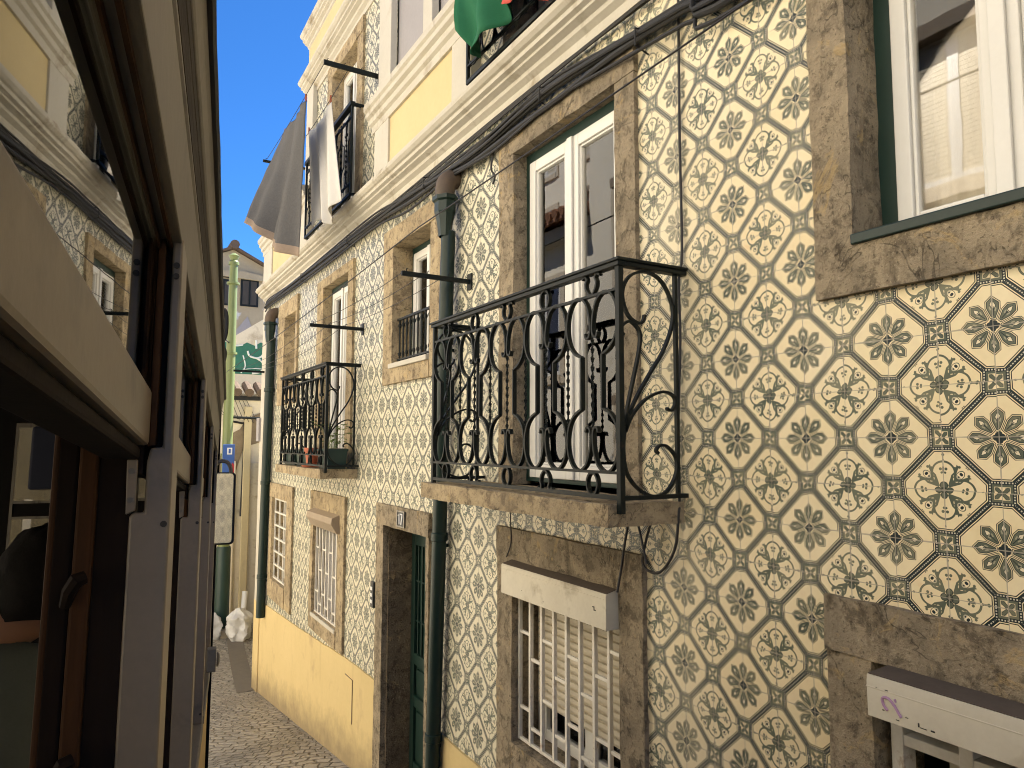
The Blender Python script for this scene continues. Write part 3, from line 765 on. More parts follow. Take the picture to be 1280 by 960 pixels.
# ------------------------------------------------------------------ balconies
def F3(u, o, z): return Vector((D-o, u, z))
def spiral_unit(w, H):
    """half curves of one lyre panel, in (a,b): a across, b up; mirrored left/right and top/bottom"""
    half = [(.40*w, .50*H), (.40*w, .618*H), (.66*w, .640*H), (.88*w, .685*H), (.975*w, .755*H), (.92*w, .830*H), (.72*w, .882*H), (.47*w, .893*H), (.22*w, .865*H), (.08*w, .805*H), (.04*w, .745*H), (.08*w, .708*H), (.19*w, .700*H), (.24*w, .722*H)]
    return half
def side_scrolls():
    A = [(155, 230), (150, 250), (135, 258), (105, 240), (85, 195), (85, 150), (110, 110), (160, 95), (210, 120), (245, 190), (243, 260), (215, 340), (170, 420), (130, 500), (108, 570), (103, 640), (115, 710), (150, 760), (195, 783), (235, 770), (262, 720), (262, 670), (235, 635), (212, 630), (200, 645), (207, 655)]
    B = [(92, 298), (84, 290), (84, 272), (110, 255), (140, 285), (140, 340), (125, 430), (110, 520), (105, 575)]
    C = [(107, 590), (125, 540), (165, 490), (215, 465), (250, 475), (258, 500), (245, 522), (230, 515)]
    out = []
    for c in (A, B, C):
        q = []
        for x, y in c:
            xl = 68+(y-75)*35/715; xr = 253+(y-90)*17/695
            q.append(((x-xl)/(xr-xl), (786-y)/706))
        out.append(q)
    return out
def twisted(mb, p, q, r, turns, n=None):
    """square bar twisted about its own length"""
    p, q = Vector(p), Vector(q); L = n or max(8, int(turns*6)); ax = (q-p).normalized()
    s1 = ax.orthogonal().normalized(); s2 = ax.cross(s1); i0 = len(mb.v)
    for k in range(L+1):
        t = k/L; an = turns*math.pi*2*t; c = p.lerp(q, t)
        for j in range(4):
            g = an+j*math.pi/2; rr = r*1.25 if j % 2 == 0 else r*.62
            mb.v.append(tuple(c+(s1*math.cos(g)+s2*math.sin(g))*rr))
    for k in range(L):
        for j in range(4):
            a = i0+k*4; mb._f((a+j, a+(j+1) % 4, a+4+(j+1) % 4, a+4+j))
    mb._f((i0, i0+1, i0+2, i0+3)); mb._f((i0+4*L, i0+4*L+1, i0+4*L+2, i0+4*L+3))

def iron_balcony(slab, ua, ub, o, zb, zt, n, lean=0.0, r=.0065):
    """ua: near corner, ub: far corner, o: projection; railing parts become children of the slab"""
    H = zt-zb; out = Vector((-1, 0, 0)); along = Vector((0, 1, 0))
    Fp = lambda a, b: F3(ua+a+lean*b/H*0, o, zb+b)
    W = ub-ua; p = W/n
    mb = MB()   # handrail, with moulded section
    P0, P1, P2, P3 = F3(ua, -.005, zt), F3(ua, o, zt), F3(ub, o, zt), F3(ub, -.005, zt)
    for (w, z0, z1) in ((.019, -.012, .006), (.026, .006, .018)):
        mb.box(P1.x-w, P1.x+w, ua-w, ub+w, zt+z0, zt+z1)
        mb.box(P1.x+w, D+.004, ua-w, ua+w, zt+z0, zt+z1); mb.box(P1.x+w, D+.004, ub-w, ub+w, zt+z0, zt+z1)
    hb2(mb, 'handrail', 'iron', slab, bevel=.003)
    mb = MB()
    for z, h in ((zb, .008), (zb+.09*H/.86, .005), (zt-.095*H/.86, .005)):
        mb.box(P1.x-.009, P1.x+.009, ua, ub, z-h, z+h)
    for u in (ua, ub): mb.box(P1.x, D+.004, u-.009, u+.009, zb-.008, zb+.008)
    hb2(mb, 'lower_rail', 'iron', slab)
    for u, oo in ((ua, o), (ub, o), (ua, .045), (ub, .045)):
        mb = MB(); w = .011 if oo == o else .007
        mb.box(D-oo-w, D-oo+w, u-w, u+w, zb-(.055 if oo == o else 0), zt-.010); hb2(mb, 'post', 'iron', slab)
    half = spiral_unit(p/2, H)
    first = None
    def unit():
        mb = MB()
        for sx in (-1, 1):
            for sy in (0, 1):
                q = [(sx*a, b if sy else H-b) for a, b in half]
                pts = smoothpath([(0, a, b) for a, b in q[1:]], 4); pts = [Vector((0, q[0][0], q[0][1]))]+pts
                flat_bar(mb, pts, r*.68, r*1.5)
        twisted(mb, (0, 0, .215*H), (0, 0, .785*H), r*1.0, 7)
        return mb
    def flat_bar(mb, pts, t, w):
        """strap-iron: thin in the curve plane (y,z), wide across it (x)"""
        i0 = len(mb.v); L = len(pts)
        for k in range(L):
            tg = (pts[min(k+1, L-1)]-pts[max(k-1, 0)]).normalized(); nn = Vector((0, -tg.z, tg.y))
            for a, b in ((-1, -1), (1, -1), (1, 1), (-1, 1)): mb.v.append(tuple(pts[k]+Vector((w*a, 0, 0))+nn*t*b))
        for k in range(L-1):
            for j in range(4):
                a = i0+k*4; mb._f((a+j, a+(j+1) % 4, a+4+(j+1) % 4, a+4+j))
        mb._f((i0, i0+1, i0+2, i0+3)); mb._f((i0+4*L-4, i0+4*L-3, i0+4*L-2, i0+4*L-1))
    for i in range(n):
        if first is None: first = hb2(unit(), 'scroll_panel', 'iron', slab); ob = first
        else: ob = first.copy(); col.objects.link(ob); ob.parent = slab
        ob.location = F3(ua+p*(i+.5), o, zb)
    tb = None
    for i in range(1, n):
        if tb is None:
            mb = MB(); twisted(mb, (0, 0, .20*H), (0, 0, .80*H), r, 8); tb = hb2(mb, 'twisted_bar', 'iron', slab); ob = tb
        else: ob = tb.copy(); col.objects.link(ob); ob.parent = slab
        ob.location = F3(ua+p*i, o, zb)
    # rings and S curls in the narrow bands, each a piece of its own
    protos = {}
    for i in range(n):
        u = ua+p*(i+.5); rr = .042*H/.86
        for zc, ring in ((zb+.045*H/.86, i % 2 == 0), (zt-.053*H/.86, i % 2 == 1)):
            key = (ring, zc < (zb+zt)/2)
            if key not in protos:
                mb = MB()
                if ring: flat_bar(mb, [Vector((0, math.cos(k*math.pi/9)*rr*.8, math.sin(k*math.pi/9)*rr)) for k in range(19)], r*.65, r*1.4)
                else:
                    cur = [(-.9, .75), (-.6, .95), (-.42, .6), (-.55, .2), (-.45, -.4), (0, -.95), (.45, -.4), (.55, .2), (.42, .6), (.6, .95), (.9, .75)]
                    flip = -1 if key[1] else 1
                    flat_bar(mb, smoothpath([(0, a*rr*1.5, b*rr*flip) for a, b in cur], 4), r*.65, r*1.4)
                ob = protos[key] = hb2(mb, 'ring' if ring else 'band_scroll', 'iron', slab)
            else: ob = protos[key].copy(); col.objects.link(ob); ob.parent = slab
            ob.location = F3(u, o, zc)
    for u in (ua, ub):
        mb = MB()
        for c in side_scrolls():
            mb2 = [Vector((0, a*(o-.045)+.0, b*H)) for a, b in c]
            st = len(mb.v); flat_bar(mb, smoothpath(mb2, 4), r*.75, r*1.1)
            for k in range(st, len(mb.v)):
                x_, y_, z_ = mb.v[k]; mb.v[k] = (D-o+y_, u+x_, zb+z_)
        hb2(mb, 'side_scroll', 'iron', slab)

mb = MB(); mb.rough_box(2.035, 3.735, 2.300, 2.382, -.02, .365, seed=80, amp=.005)
slabD = hb(mb, 'balcony', 'stone_warm'); iron_balcony(slabD, 2.02, 3.665, .318, 2.405, 3.262, 5)
mb = MB(); mb.rough_box(5.99, 7.73, 2.298, 2.378, -.02, .32, seed=84, amp=.005)
slabF = hb(mb, 'balcony', 'stone_warm'); iron_balcony(slabF, 5.965, 7.64, .285, 2.405, 3.266, 5)
# shallow iron railings of the upper floor
def juliet(win, ua, ub, o, zb, zt, n):
    mb = MB(); mb.fb(ua-.02, ub+.02, zt-.02, zt+.014, o-.022, o+.024); mb.fb(ua, ub, zb-.012, zb+.012, o-.014, o+.014); mb.fb(ua, ub, zb+.10, zb+.112, o-.009, o+.009); mb.fb(ua, ub, zt-.12, zt-.108, o-.009, o+.009)
    for u in (ua, ub):
        mb.fb(u-.010, u+.010, zb+.012, zt-.02, o-.010, o+.010); mb.fb(u-.012, u+.012, zt-.018, zt+.008, -.01, o-.022); mb.fb(u-.008, u+.008, zb-.01, zb+.01, -.01, o-.014)
    H = zt-zb; p = (ub-ua)/n; half = spiral_unit(p/2, H)
    for i in range(n):
        u = ua+p*(i+.5)
        for sx in (-1, 1):
            for sy in (0, 1): mb.tube([F3(u+q.y, o, zb+q.z) for q in smoothpath([(0, sx*a, b if sy else H-b) for a, b in half], 2)], .006, 4)
        twisted(mb, F3(u, o, zb+.2*H), F3(u, o, zb+.8*H), .008, 5)
        twisted(mb, F3(u+p/2, o, zb+.1*H), F3(u+p/2, o, zt-.1*H), .008, 5)
    hb2(mb, 'railing', 'iron', win)
juliet(wK, 6.02, 7.62, .105, 4.80, 5.63, 5)
juliet(wL, 2.02, 3.705, .105, 4.765, 5.63, 5)

# ------------------------------------------------------------------ drainpipes (fixed to the house)
def drain(top, bot, r, hop, hw):
    mb = MB(); a = Vector(top); b = Vector(bot)
    mb.tube([a, a.lerp(b, .5), b], r, 16)
    nj = 3
    for k in range(nj):
        c = a.lerp(b, (k+.55)/nj); mb.lathe(c, [(r*1.04, -.05), (r*1.16, -.045), (r*1.16, .0), (r*1.04, .004)], 16)
        mb.box(c.x, D+.0, c.y-.008, c.y+.008, c.z-.09, c.z-.07)
    o = hb(mb, 'drainpipe', 'pipe')
    mb = MB(); h = Vector(hop); n = 8
    mb.smooth = False
    prof = [(r*1.05, -.20), (r*1.25, -.13), (hw*.78, -.06), (hw*.86, -.045), (hw*.86, .02), (hw*1.04, .03), (hw*1.04, .055), (hw*.9, .06)]
    i0 = len(mb.v)
    for rr, z in prof:
        for j in range(n): an = 2*math.pi*(j+.5)/n; mb.v.append((h.x+rr*math.cos(an)*.8, h.y+rr*math.sin(an), h.z+z))
    for k in range(len(prof)-1):
        for j in range(n): a_ = i0+k*n; mb._f((a_+j, a_+(j+1) % n, a_+n+(j+1) % n, a_+n+j))
    hb2(mb, 'hopper', 'pipe', o)
    mb = MB(); q = h+Vector((0, 0, .05))
    mb.tube(smoothpath([q, q+Vector((0, 0, .06)), q+Vector((.02, 0, .115)), q+Vector((.07, 0, .14)), q+Vector((.13, 0, .145))], 5), hw*.68, 14); hb2(mb, 'pipe_bend', 'hopper', o)
drain((D-.062, 4.055, 3.95), (D-.062, 4.225, .25), .046, (D-.085, 4.06, 4.115), .095)
drain((D-.065, 9.42, 3.95), (D-.065, 9.56, .40), .056, (D-.085, 9.42, 4.09), .10)

# ------------------------------------------------------------------ small things on the facade
t = empty('house_number_plaque', (D-.027, 4.875, 2.055)); tag(t, 'small black house number plaque with white digits above the green door', 'plaque')
mb = MB(); mb.box(-.008, 0, -.073, .073, -.058, .058); mb.build('plate', 'plaque', t, bevel=.003)
mb = MB()
for a, b, c, d in ((-.073, .073, .050, .058), (-.073, .073, -.058, -.050), (-.073, -.063, -.050, .050), (.063, .073, -.050, .050)): mb.box(-.0115, -.0082, a, b, c, d)
mb.build('border', 'steel', t)
mb = MB()   # digits read left to right as y decreases: 8 1
def ringpts(cy, cz, ry, rz): return [Vector((-.0095, cy+math.cos(k*math.pi/10)*ry, cz+math.sin(k*math.pi/10)*rz)) for k in range(20)]
mb.tube([(-.0095, .040, .022), (-.0095, .024, .037), (-.0095, .024, -.037)], .0068, 5); mb.tube([(-.0095, -.004, .035), (-.0095, -.040, .035), (-.0095, -.020, -.037)], .0068, 5); mb.build('digit', 'digit', t)

t = empty('intercom', (D-.002, 5.50, 1.41)); tag(t, 'narrow dark intercom panel with pale buttons on the tiles beside the door', 'intercom')
mb = MB(); mb.box(-.022, 0, -.035, .035, -.10, .10); mb.build('panel', 'plaque', t, bevel=.003)
for z in (.05, .0, -.05):
    mb = MB(); mb.box(-.027, -.0215, -.018, .018, z-.015, z+.010); mb.build('button', 'digit', t)

# cables
def sag(p, q, s, n=14):
    p, q = Vector(p), Vector(q); return [p.lerp(q, k/n)-Vector((0, 0, s*4*(k/n)*(1-k/n))) for k in range(n+1)]
mb = MB()
path = [(-6, 4.15), (1.0, 4.21), (1.94, 4.305), (2.4, 4.345), (2.83, 4.382), (3.2, 4.384), (3.49, 4.370), (3.8, 4.366), (4.2, 4.374), (4.8, 4.402), (5.54, 4.436), (7.0, 4.446), (8.5, 4.458), (9.7, 4.470), (9.95, 4.45)]
for k, (dz, do, r) in enumerate(((0, 0, .022), (-.030, .008, .016), (.022, .004, .012), (-.012, .026, .011), (-.062, .012, .009), (.045, .012, .008))):
    pts = [(D-.034-do, u, z+dz+.010*math.sin(u*3.1+k*2)+(-.035 if k == 1 and 2.6 < u < 4.2 else 0)+(-.03*math.sin(u*2.3)**2 if k >= 4 else 0)) for u, z in path]
    mb.tube(smoothpath(pts, 6), r, 8)
for u in (2.2, 2.95, 4.45, 6.2, 7.9): 
    z = 4.30 if u < 2.5 else 4.38 if u < 4 else 4.40 if u < 5 else 4.44
    mb.tube([(D-.002, u, z-.06), (D-.075, u, z-.04), (D-.075, u, z+.035), (D-.002, u, z+.05)], .004, 5)
tag(mb.build('cable_bundle', 'black'), 'thick black cable bundle strung along the tiles just under the cornice', 'cable')
mb = MB()
for k in range(3):
    pts = [(D-.022-.006*k, -6+.8*i, 4.486-.014*k+.006*math.sin(i*1.7+k)+(-.02 if (i+k) % 5 == 0 else 0)) for i in range(21)]
    mb.tube(smoothpath(pts, 4), .0075, 6)
tag(mb.build('cable_run', 'black'), 'thin black cables tucked against the underside of the white cornice', 'cable')
mb = MB(); mb.tube(smoothpath([(D-.012, 2.008, 4.45), (D-.012, 2.010, 4.2), (D-.014, 2.012, 3.8), (D-.012, 2.012, 3.35), (D-.022, 2.022, 3.23), (D-.012, 2.030, 3.0), (D-.014, 2.045, 2.7), (D-.012, 2.05, 2.40), (D-.030, 2.035, 2.34), (D-.03, 2.06, 2.20), (D-.045, 2.13, 2.105), (D-.05, 2.22, 2.12), (D-.04, 2.21, 2.22), (D-.03, 2.19, 2.29)], 5), .0055, 6)
tag(mb.build('hanging_cable', 'wire'), 'thin cable dropping down the tiles beside the large balcony and looping under it', 'cable')
mb = MB(); mb.tube(smoothpath([(D-.06, 2.29, 2.295), (D-.05, 2.33, 2.2), (D-.04, 2.37, 2.08), (D-.05, 2.385, 1.985)], 5), .0055, 6)
mb.tube(smoothpath([(D-.06, 2.24, 2.295), (D-.055, 2.215, 2.20), (D-.05, 2.20, 2.13)], 4), .005, 6)
tag(mb.build('hanging_cable', 'wire'), 'short black cable from beneath the large balcony to the white shutter box', 'cable')
mb = MB(); mb.tube(smoothpath([(D-.026, 3.50, 4.40), (D-.026, 3.52, 4.30), (D-.04, 3.525, 4.19), (D-.026, 3.505, 4.14), (D-.026, 3.53, 4.10)], 4), .006, 6)
tag(mb.build('hanging_cable', 'wire'), 'hooked cable end hanging beside the top corner of the main french window', 'cable')
mb = MB(); mb.tube(smoothpath([(D-.03, 3.30, 2.29), (D-.028, 3.31, 2.2), (D-.03, 3.30, 2.08), (D-.04, 3.33, 2.0)], 4), .0035, 5)
tag(mb.build('hanging_cable', 'wire'), 'fine wire down the lintel at the left end of the white shutter box', 'cable')

# clothesline arms
def arm(u, z, L, label, h=.014):
    t = empty('laundry_pole', (D, u, z)); tag(t, label, 'laundry pole', 'black laundry poles on the facade')
    mb = MB(); mb.box(-L, 0, -.010, .010, -h, h); mb.build('bar', 'iron', t, bevel=.002)
    mb = MB(); mb.box(-.008, .0, -.03, .03, -.05, .05); mb.build('wall_plate', 'iron', t)
    for k in range(3):
        mb = MB(); x = -L+.03+k*L*.3; mb.tube([(x, 0, h), (x, 0, h+.015), (x+.008, 0, h+.02)], .003, 5); mb.build('hook', 'iron', t)
arm(3.86, 3.592, .45, 'black laundry pole beside the drainpipe left of the large balcony')
arm(5.91, 3.580, .46, 'black laundry pole on the tiles above the far balcony')
arm(5.60, 5.71, .48, 'thick black laundry pole near the top right of the laundry', .020)
arm(7.98, 5.71, .50, 'black laundry pole seen against the sky left of the grey towel')
arm(10.02, 3.56, .42, 'black laundry pole at the far corner pipe against the graffiti wall')
mb = MB()
for o in (.43, .30, .17): mb.tube(sag((D-o, 3.86, 3.61), (D-o, 5.91, 3.60), .03), .0022, 4); mb.tube(sag((D-o, 5.91, 3.60), (D-o, 10.02, 3.58), .09), .0022, 4)
tag(mb.build('clothesline', 'wire'), 'empty clothesline wires running between the arms at balcony height', 'clothesline')
mb = MB()
for o in (.46, .26): mb.tube(sag((D-o, 5.60, 5.735), (D-o, 7.98, 5.735), .02 if o > .4 else .05), .003, 4)
tag(mb.build('clothesline', 'wire'), 'clothesline wires carrying the grey towel and the white sheet', 'clothesline')
mb = MB(); mb.tube(sag((D-.35, -2.5, 3.97), (D-.35, 3.86, 3.88), .02)+sag((D-.35, 3.86, 3.88), (D-.35, 12, 3.62), .03), .004, 5)
tag(mb.build('overhead_wire', 'wire'), 'single thin wire crossing in front of the main french window', 'wire')

# laundry
def bil(c, s, t):
    (a, b), (d, e2) = c   # c = ((TL,TR),(BL,BR)) each (u,z,o)
    L = lambda p, q, k: [p[i]+(q[i]-p[i])*k for i in range(3)]
    p = L(L(a, b, s), L(d, e2, s), t); return p
mb = MB()
def fg(s, t):
    u, z, o = bil((((7.12), 5.70, .46), (6.24, 5.66, .46)) and (((7.12, 5.70, .46), (6.24, 5.66, .46)), ((6.86, 4.64, .80), (6.31, 4.24, .50))), s, t)
    w = math.sin(s*9+1.2*t)*.045*(.3+t)+math.sin(s*23+3*t)*.018*(.3+t)+.01*noise.noise(Vector((s*9, t*6, 1)))
    z -= .05*math.sin(s*math.pi)*t; o += w
    return (D-o, u+.03*math.sin(s*7+t*4)*t, z)
mb.grid(fg, 44, 50); mb.m = [0]*len(mb.m)
for k in range(len(mb.f)):
    j = k % 50
    if j >= 47: mb.m[k] = 1
tag(mb.build('towel', ['grey_cloth', 'hem'], solid=.006), 'dark grey towel pegged on the upper clothesline, blown outwards', 'towel')
mb = MB()
def fw(s, t):
    u, z, o = bil((((6.95, 5.68, .26), (6.15, 5.66, .26)), ((6.42, 4.56, .30), (5.72, 4.55, .30))), s, t)
    w = math.sin(s*16+.8*t)*.045*(.25+.75*t)+math.sin(s*37+2)*.014*t
    z += .06*math.sin(s*8)*t - .05*(1-abs(2*s-1))*(1-t)
    return (D-o-w*.8, u+.05*math.sin(s*11)*t*.5+.02*w, z)
mb.grid(fw, 60, 40)
tag(mb.build('sheet', 'white_cloth', solid=.004), 'white cotton sheet hanging in folds beside the grey towel', 'sheet')
for u, o, w in ((6.26, .46, 'at the right corner of the grey towel'), (7.08, .46, 'at the left corner of the grey towel'), (6.17, .26, 'at the right corner of the white sheet'), (6.93, .26, 'at the left corner of the white sheet')):
    mb = MB(); mb.box(-.008, -.002, -.006, .006, -.04, .03); mb.box(.002, .008, -.006, .006, -.04, .03); mb.box(-.002, .002, -.005, .005, -.01, .01)
    o_ = mb.build('clothes_peg', 'pot'); o_.location = (D-o, u, 5.70); tag(o_, 'small clothes peg '+w, 'clothes peg', 'clothes pegs on the upper clothesline')

# flag over the upper railing
mb = MB()
LOW = [(3.62, 5.02), (3.57, 4.92), (3.50, 4.82), (3.43, 4.78), (3.34, 4.815), (3.25, 4.83), (3.15, 4.87), (3.10, 4.92), (3.05, 4.86), (2.98, 4.83), (2.85, 4.80), (2.7, 4.74), (2.3, 4.80), (1.8, 4.78)]
def ff(s, t):
    u = 3.62-1.72*s
    for (a, za), (b, zb_) in zip(LOW, LOW[1:]):
        if b <= u <= a: low = za+(zb_-za)*(a-u)/(a-b)
    z = 5.66+(low-5.66)*t
    o = .17+.045*math.sin(s*30+t*3)*(.3+t)+.025*math.sin(s*60-t*5)*t+.03*t
    return (D-o, u+.03*math.sin(t*4+s*12)*t*(1-t), z)
mb.grid(ff, 90, 26)
for k in range(len(mb.f)):
    if k//26 >= 29: mb.m[k] = 1
tag(mb.build('flag', ['flag_green', 'flag_red'], solid=.003), 'crumpled green and red flag draped over the upper iron railing', 'flag')

# planters on the far balcony
def planter(u, o, l, w, h, label):
    t = empty('flower_box', (D-o, u, 2.379)); tag(t, label, 'flower box', 'flower boxes on the far balcony')
    mb = MB(); mb.prism([(-w*.42, 0), (w*.42, 0), (w*.5, h-.02), (w*.55, h-.02), (w*.55, h), (-w*.55, h), (-w*.55, h-.02), (-w*.5, h-.02)], 'y', -l/2, l/2); mb.build('box', 'planter', t, bevel=.004)
    mb = MB(); mb.box(-w*.5, w*.5, -l/2+.01, l/2-.01, h-.004, h+.004); mb.build('soil', 'kerb', t)
    return t
planter(7.34, .20, .42, .15, .15, 'long dark green flower box at the far end of the small balcony')
planter(6.86, .20, .34, .15, .15, 'middle dark green flower box behind the terracotta pot')
planter(6.13, .18, .28, .18, .17, 'green flower box under the leafy plant at the near end')
t = empty('flower_pot', (D-.235, 6.60, 2.379)); tag(t, 'terracotta flower pot on a saucer on the far balcony', 'flower pot')
mb = MB(); mb.lathe((0, 0, .012), [(.045, 0), (.062, .13), (.070, .13), (.070, .165), (.058, .165)], 16); mb.build('pot', 'pot', t)
mb = MB(); mb.lathe((0, 0, 0), [(.08, 0), (.095, .018), (.08, .012)], 16); mb.build('saucer', 'pot', t)
t = empty('leafy_plant', (D-.19, 6.10, 2.552)); tag(t, 'fresh green leafy plant growing at the near end of the far balcony', 'plant')
lm = MB(); sm = MB()
for k in range(46):
    an = random.uniform(0, 6.28); rr = random.uniform(.02, .13); h = random.uniform(.04, .22)
    b0 = Vector((rr*.3*math.cos(an), rr*.3*math.sin(an), 0)); tp = Vector((rr*math.cos(an), rr*math.sin(an), h))
    if k % 3 == 0: sm.tube([b0, b0.lerp(tp, .5)+Vector((0, 0, .02)), tp], .002, 4)
    d = Vector((math.cos(an), math.sin(an), random.uniform(-.4, .5))).normalized(); sd = d.cross(Vector((0, 0, 1))).normalized()
    L = random.uniform(.05, .085); i = len(lm.v)
    lm.v += [tuple(tp), tuple(tp+d*L*.5+sd*L*.28), tuple(tp+d*L-Vector((0, 0, .012))), tuple(tp+d*L*.5-sd*L*.28)]
    lm._f((i, i+1, i+2)); lm._f((i, i+2, i+3))
lm.build('foliage', 'leaf', t); sm.build('stem', 'leaf', t)
# dry leaf pile on main balcony
# ------------------------------------------------------------------ background
def bx(name, mat, b, parent=None, bevel=0): 
    mb = MB(); mb.box(*b); return mb.build(name, mat, parent, bevel=bevel)
# cream wall continuing beyond the corner
t = empty('cream_wall', (2.22, 10.25, -1)); tag(t, 'low cream boundary wall continuing beyond the tiled house', 'wall')
mb = MB()
mb.v += [(0, 0, 0), (.62, 4.2, 0), (.62, 4.2, 3.30), (0, .0, 3.70), (3, 0, 0), (3, 4.2, 0), (3, 4.2, 3.30), (3, 0, 3.70)]
for f in ((0, 1, 2, 3), (3, 2, 6, 7), (0, 3, 7, 4), (1, 5, 6, 2)): mb._f(f)
mb.build('render', 'creamwall', t)
t = empty('meter_box', (1.93, 10.22, 2.62)); tag(t, 'pale grey meter box beside the far drainpipe', 'meter box')
mb = MB(); mb.box(-.04, .12, -.08, .08, 0, .32); mb.build('box', 'lilac', t, bevel=.006)
mb = MB(); mb.tube([(.0, 0, 0), (.0, 0, -.9), (.02, .0, -1.4)], .010, 6); mb.build('conduit', 'steel', t)
# end wall
t = empty('end_wall', (1.5, 14.5, -1)); tag(t, 'patched white wall with a clay tile coping at the bend of the street', 'wall')
mb = MB(); mb.box(-9, 4, 0, .5, 0, 4.55); mb.build('render', 'limewall', t)
mb = MB()
for k in range(60):
    x = -8.9+.215*k
    mb.tube([(x, -.16, 4.56), (x, .3, 4.74)], .085, 8)
mb.build('coping', 'oldtile', t)
mb = MB(); mb.box(-9, 4, -.05, .0, 4.42, 4.50); mb.build('eaves_board', 'black', t)
mb = MB()   # patch of bare mortar with an uneven outline
P = [(.50, 3.05), (.55, 3.35), (.62, 3.62), (.75, 3.80), (.86, 3.86), (.95, 4.02), (1.10, 4.12), (1.22, 4.18), (1.4, 4.2), (1.4, 3.75), (1.22, 3.60), (1.05, 3.55), (.92, 3.45), (.85, 3.2), (.80, 3.0), (.74, 2.6), (.66, 2.3), (.56, 2.5)]
mb.prism([(x, z) for x, z in P], 'y', -.018, .004); mb.build('mortar_patch', 'mortar', t)
mb = MB(); mb.prism([(.26, 2.4), (.29, 2.9), (.36, 3.25), (.48, 3.42), (.58, 3.3), (.6, 2.6), (.55, 2.2), (.3, 2.2)], 'y', -.016, .004); mb.build('mortar_patch', 'mortar', t)
mb = MB(); mb.tube(smoothpath([(.55, -.02, 4.02), (.86, -.03, 3.98), (.94, -.03, 3.9), (.94, -.03, 3.3), (.92, -.03, 2.2)], 4), .022, 6); mb.tube(smoothpath([(.58, -.02, 3.2), (.72, -.03, 2.9), (.78, -.03, 2.4), (.74, -.03, .2)], 4), .035, 6); mb.build('cable', 'black', t)
mb = MB(); mb.box(.93, 1.06, -.10, .004, 0, 4.30); mb.build('pilaster', 'creamwall', t, bevel=.01)
mb = MB(); mb.box(1.065, 1.40, -.05, .004, 0, 3.22); mb.build('lower_patch', 'cornice', t, bevel=.006)
mb = MB(); mb.box(.62, .80, -.07, .004, 0, 3.25); mb.build('pilaster', 'limewall', t, bevel=.01)
mb = MB()
for k in range(9): mb.tube(smoothpath([(.4+.07*k, -.03, 4.42), (.45+.09*k, -.05-.01*k, 4.2-.03*k), (.7+.05*k, -.04, 4.05+.04*(k%3))], 4), .006, 4)
mb.build('loose_wire', 'wire', t)
# graffiti wall behind
t = empty('graffiti_wall', (2.5, 15.6, -1)); tag(t, 'pale wall with green and white graffiti behind the tile coping', 'wall')
mb = MB(); mb.prism([(-9, 0), (4, 0), (4, 6.6), (.55, 6.30), (-.50, 5.55), (-9, 5.4)], 'y', 0, .35); mb.build('render', 'limewall', t)
mb = MB(); mb.prism([(-.52, 5.35), (-.40, 5.74), (-.16, 5.60), (.0, 5.62), (.12, 5.70), (.28, 5.64), (.40, 5.72), (.72, 5.60), (1.1, 5.62), (1.1, 5.03), (-.40, 5.03), (-.50, 5.12)], 'y', -.006, .004); mb.build('graffiti', 'grafgreen', t)
mb = MB()
def gs(P, r=.022): mb.tube(smoothpath([(x, -.010, z) for x, z in P], 5), r, 6)
gs([(-.34, 5.60), (-.33, 5.45), (-.42, 5.35), (-.44, 5.15), (-.38, 5.06), (-.22, 5.04)])
gs([(-.30, 5.10), (-.24, 5.16), (-.22, 5.10), (-.28, 5.07)])
gs([(.14, 5.52), (.18, 5.42), (.32, 5.38), (.42, 5.42), (.46, 5.50)]); gs([(.32, 5.38), (.44, 5.30), (.46, 5.16), (.38, 5.08), (.24, 5.05)])
gs([(.66, 5.74), (.68, 5.55), (.67, 5.36)]); gs([(.54, 5.44), (.62, 5.34), (.74, 5.34), (.80, 5.44)]); gs([(.72, 5.34), (.78, 5.20), (.72, 5.08)])
gs([(.30, 5.76), (.31, 5.58)]); gs([(.06, 5.12), (.3, 5.16), (.7, 5.13)], .010); gs([(.05, 5.42), (.1, 5.2), (.02, 5.05)], .014)
gs([(-.54, 5.32), (-.50, 5.56), (-.42, 5.76), (-.16, 5.62), (.04, 5.64)], .016)
mb.build('graffiti', 'grafwhite', t)
# gable house
t = empty('gable_house', (2.9, 20, -1)); tag(t, 'stained cream gable-end house with clay roof edge at the end of the street', 'house')
mb = MB(); mb.prism([(-2.6, 0), (2.6, 0), (2.6, 7.55), (0.04, 8.78), (-2.6, 7.62)], 'y', 0, 9); mb.build('wall', 'gable', t)
mb = MB()
for sgn, ex, ez in ((-1, -2.85, 7.50), (1, 2.85, 7.42)):
    mb.prism([(.04, 8.80), (ex, ez), (ex, ez+.05), (.04, 8.86)], 'y', -.18, 9.2)
rf = mb.build('roof', 'oldtile', t)
mb = MB(); mb.tube([(.04, -.24, 8.88), (.04, 9.2, 8.88)], .12, 10); mb.build('ridge_tile', 'oldtile', rf)
for (a, b, c, d) in ((-.36, -.0, 7.30, 7.90), (.30, .66, 7.32, 7.96)):
    mb = MB(); mb.box(a-.05, b+.05, -.03, .05, c-.05, d+.05); w = mb.build('window', 'iron', t)
    mb = MB(); mb.box(a, b, -.036, -.031, c, d); mb.build('pane', 'dark', w)
    mb = MB(); mb.box((a+b)/2-.02, (a+b)/2+.02, -.05, -.038, c, d); mb.build('sash_bar', 'iron', w)
mb = MB(); mb.prism([(-.5, 8.02), (1.0, 7.98), (1.0, 8.10), (.3, 8.2), (-.5, 8.14)], 'y', -.12, 0); mb.build('string_course', 'gable', t)
mb = MB(); mb.tube(smoothpath([(-.36, -.04, 7.1), (-.4, -.05, 7.9), (-.3, -.05, 8.02), (.0, -.05, 8.0)], 4), .03, 6); mb.build('cable', 'black', t)
